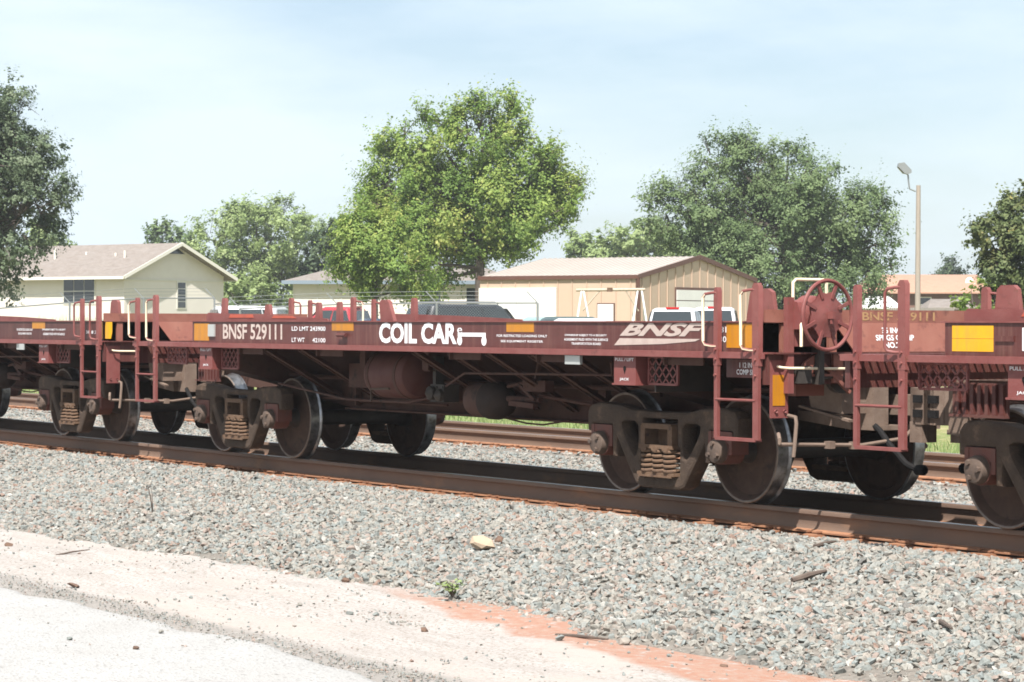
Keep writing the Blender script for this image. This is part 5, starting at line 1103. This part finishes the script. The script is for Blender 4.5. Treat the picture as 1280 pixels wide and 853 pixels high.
rock('dark brown clod on pale dirt near the left edge', 11, 683, -.53, (.10, .08, .05), M['clay'], 5, 'clod', cat='clod')
rock('flat dark clod on the broken road edge at left', 92, 734, -.53, (.17, .09, .04), M['clay'], 6, 'clod', cat='clod')
for k, (px, py, s) in enumerate(((432, 728, .07), (470, 770, .05), (437, 769, .06), (530, 790, .06), (201, 791, .04), (87, 800, .04), (170, 812, .045), (375, 757, .04), (700, 800, .06), (905, 835, .05), (780, 806, .09))):
    lb = ('grey pebble at the ballast foot below the left wheels', 'grey pebble out on the pale dirt', 'small grey pebble left of another on the dirt', 'rounded pebble near the red clay', 'dark pebble on the pale road', 'tiny dark pebble at the lower left of the road', 'light pebble low on the road', 'speck of stone on the pale dirt', 'pebble on the red clay streak', 'pebble at the bottom edge on red clay', 'flat grey stone on the red clay streak')[k]
    rock(lb, px, py, -.51, (s * 1.3, s, s * .7), M['stone'] if k % 3 else M['clay'], 30 + k, 'pebble', cat='pebble')
def stick(label, p0, p1, r, name='stick'):
    a, b_ = onground(*p0), onground(*p1); m_ = (a + b_) / 2 + Vector((0, 0, .015)); b0 = a
    o = MB().tube([a - b0, (a + m_) / 2 - b0 + Vector((0, .01, 0)), m_ - b0, b_ - b0 + Vector((0, 0, .02))], [r, r * 1.1, r, r * .5], 7).obj(name, M['stick'], None, loc=b0); return tag(o, label, 'stick')
stick('dark stick lying on the right ballast below the last wheels', (990, 726, -.30), (1033, 717, -.28), .022)
stick('short dark stick low on the right ballast', (1172, 776, -.40), (1190, 790, -.42), .016)
stick('small brown stick near the rail at right', (1018, 683, -.20), (1045, 680, -.20), .016)
stick('thin twig on the pale dirt at left', (70, 694, -.52), (112, 690, -.52), .008)
stick('long twig at the edge of the red clay', (695, 794, -.50), (760, 803, -.50), .012)
# dead weed stem and green sprouts
def weed(label, px, py, z, h, n, lm, seed, spread=.1):
    r = np.random.default_rng(seed); p = onground(px, py, z); rt = empty('weed', p); tag(rt, label, 'weed'); st = MB(); cs = []
    for k in range(n):
        e = Vector((r.normal(0, spread), r.normal(0, spread), h * r.uniform(.6, 1))); st.tube([(0, 0, -.03), e * .5 + Vector((0, 0, .02)), e], [.006, .004, .002], 5)
        for j in range(9): cs.append(np.array(e) * r.uniform(.25, 1) + r.normal(0, .015, 3))
    st.obj('stem', M['stick'] if lm is None else M['bark'], rt)
    if lm is not None: cs = np.array(cs); link('leaves', leaves_mesh(cs, np.tile([0, 0, 1.], (len(cs), 1)), np.full(len(cs), .022), r.normal(.5, .2, len(cs)), lm), rt)
weed('dry brown weed stalk standing in the ballast at left', 191, 640, -.42, .28, 3, None, 3, .03)
weed('small green weed at the red clay by the ballast foot', 566, 742, -.48, .09, 9, LM['pale'], 4, .09)

# ================================================================ SUMMER HAZE
hz = MB().box(-2650, 2650, -2650, 2650, -1.75, 16).mesh('haze', M['glass']); hm = bpy.data.materials.new('pale summer haze'); hm.use_nodes = True; hn = hm.node_tree; hn.nodes.clear()
pv = hn.nodes.new('ShaderNodeVolumePrincipled'); ho = hn.nodes.new('ShaderNodeOutputMaterial'); hn.links.new(pv.outputs[0], ho.inputs['Volume'])
pv.inputs['Color'].default_value = (.93, .96, 1, 1); pv.inputs['Density'].default_value = .00036; pv.inputs['Anisotropy'].default_value = .2
hz.materials.clear(); hz.materials.append(hm); tag(link('haze', hz), 'thin pale summer haze filling the air', 'haze', kind='stuff')
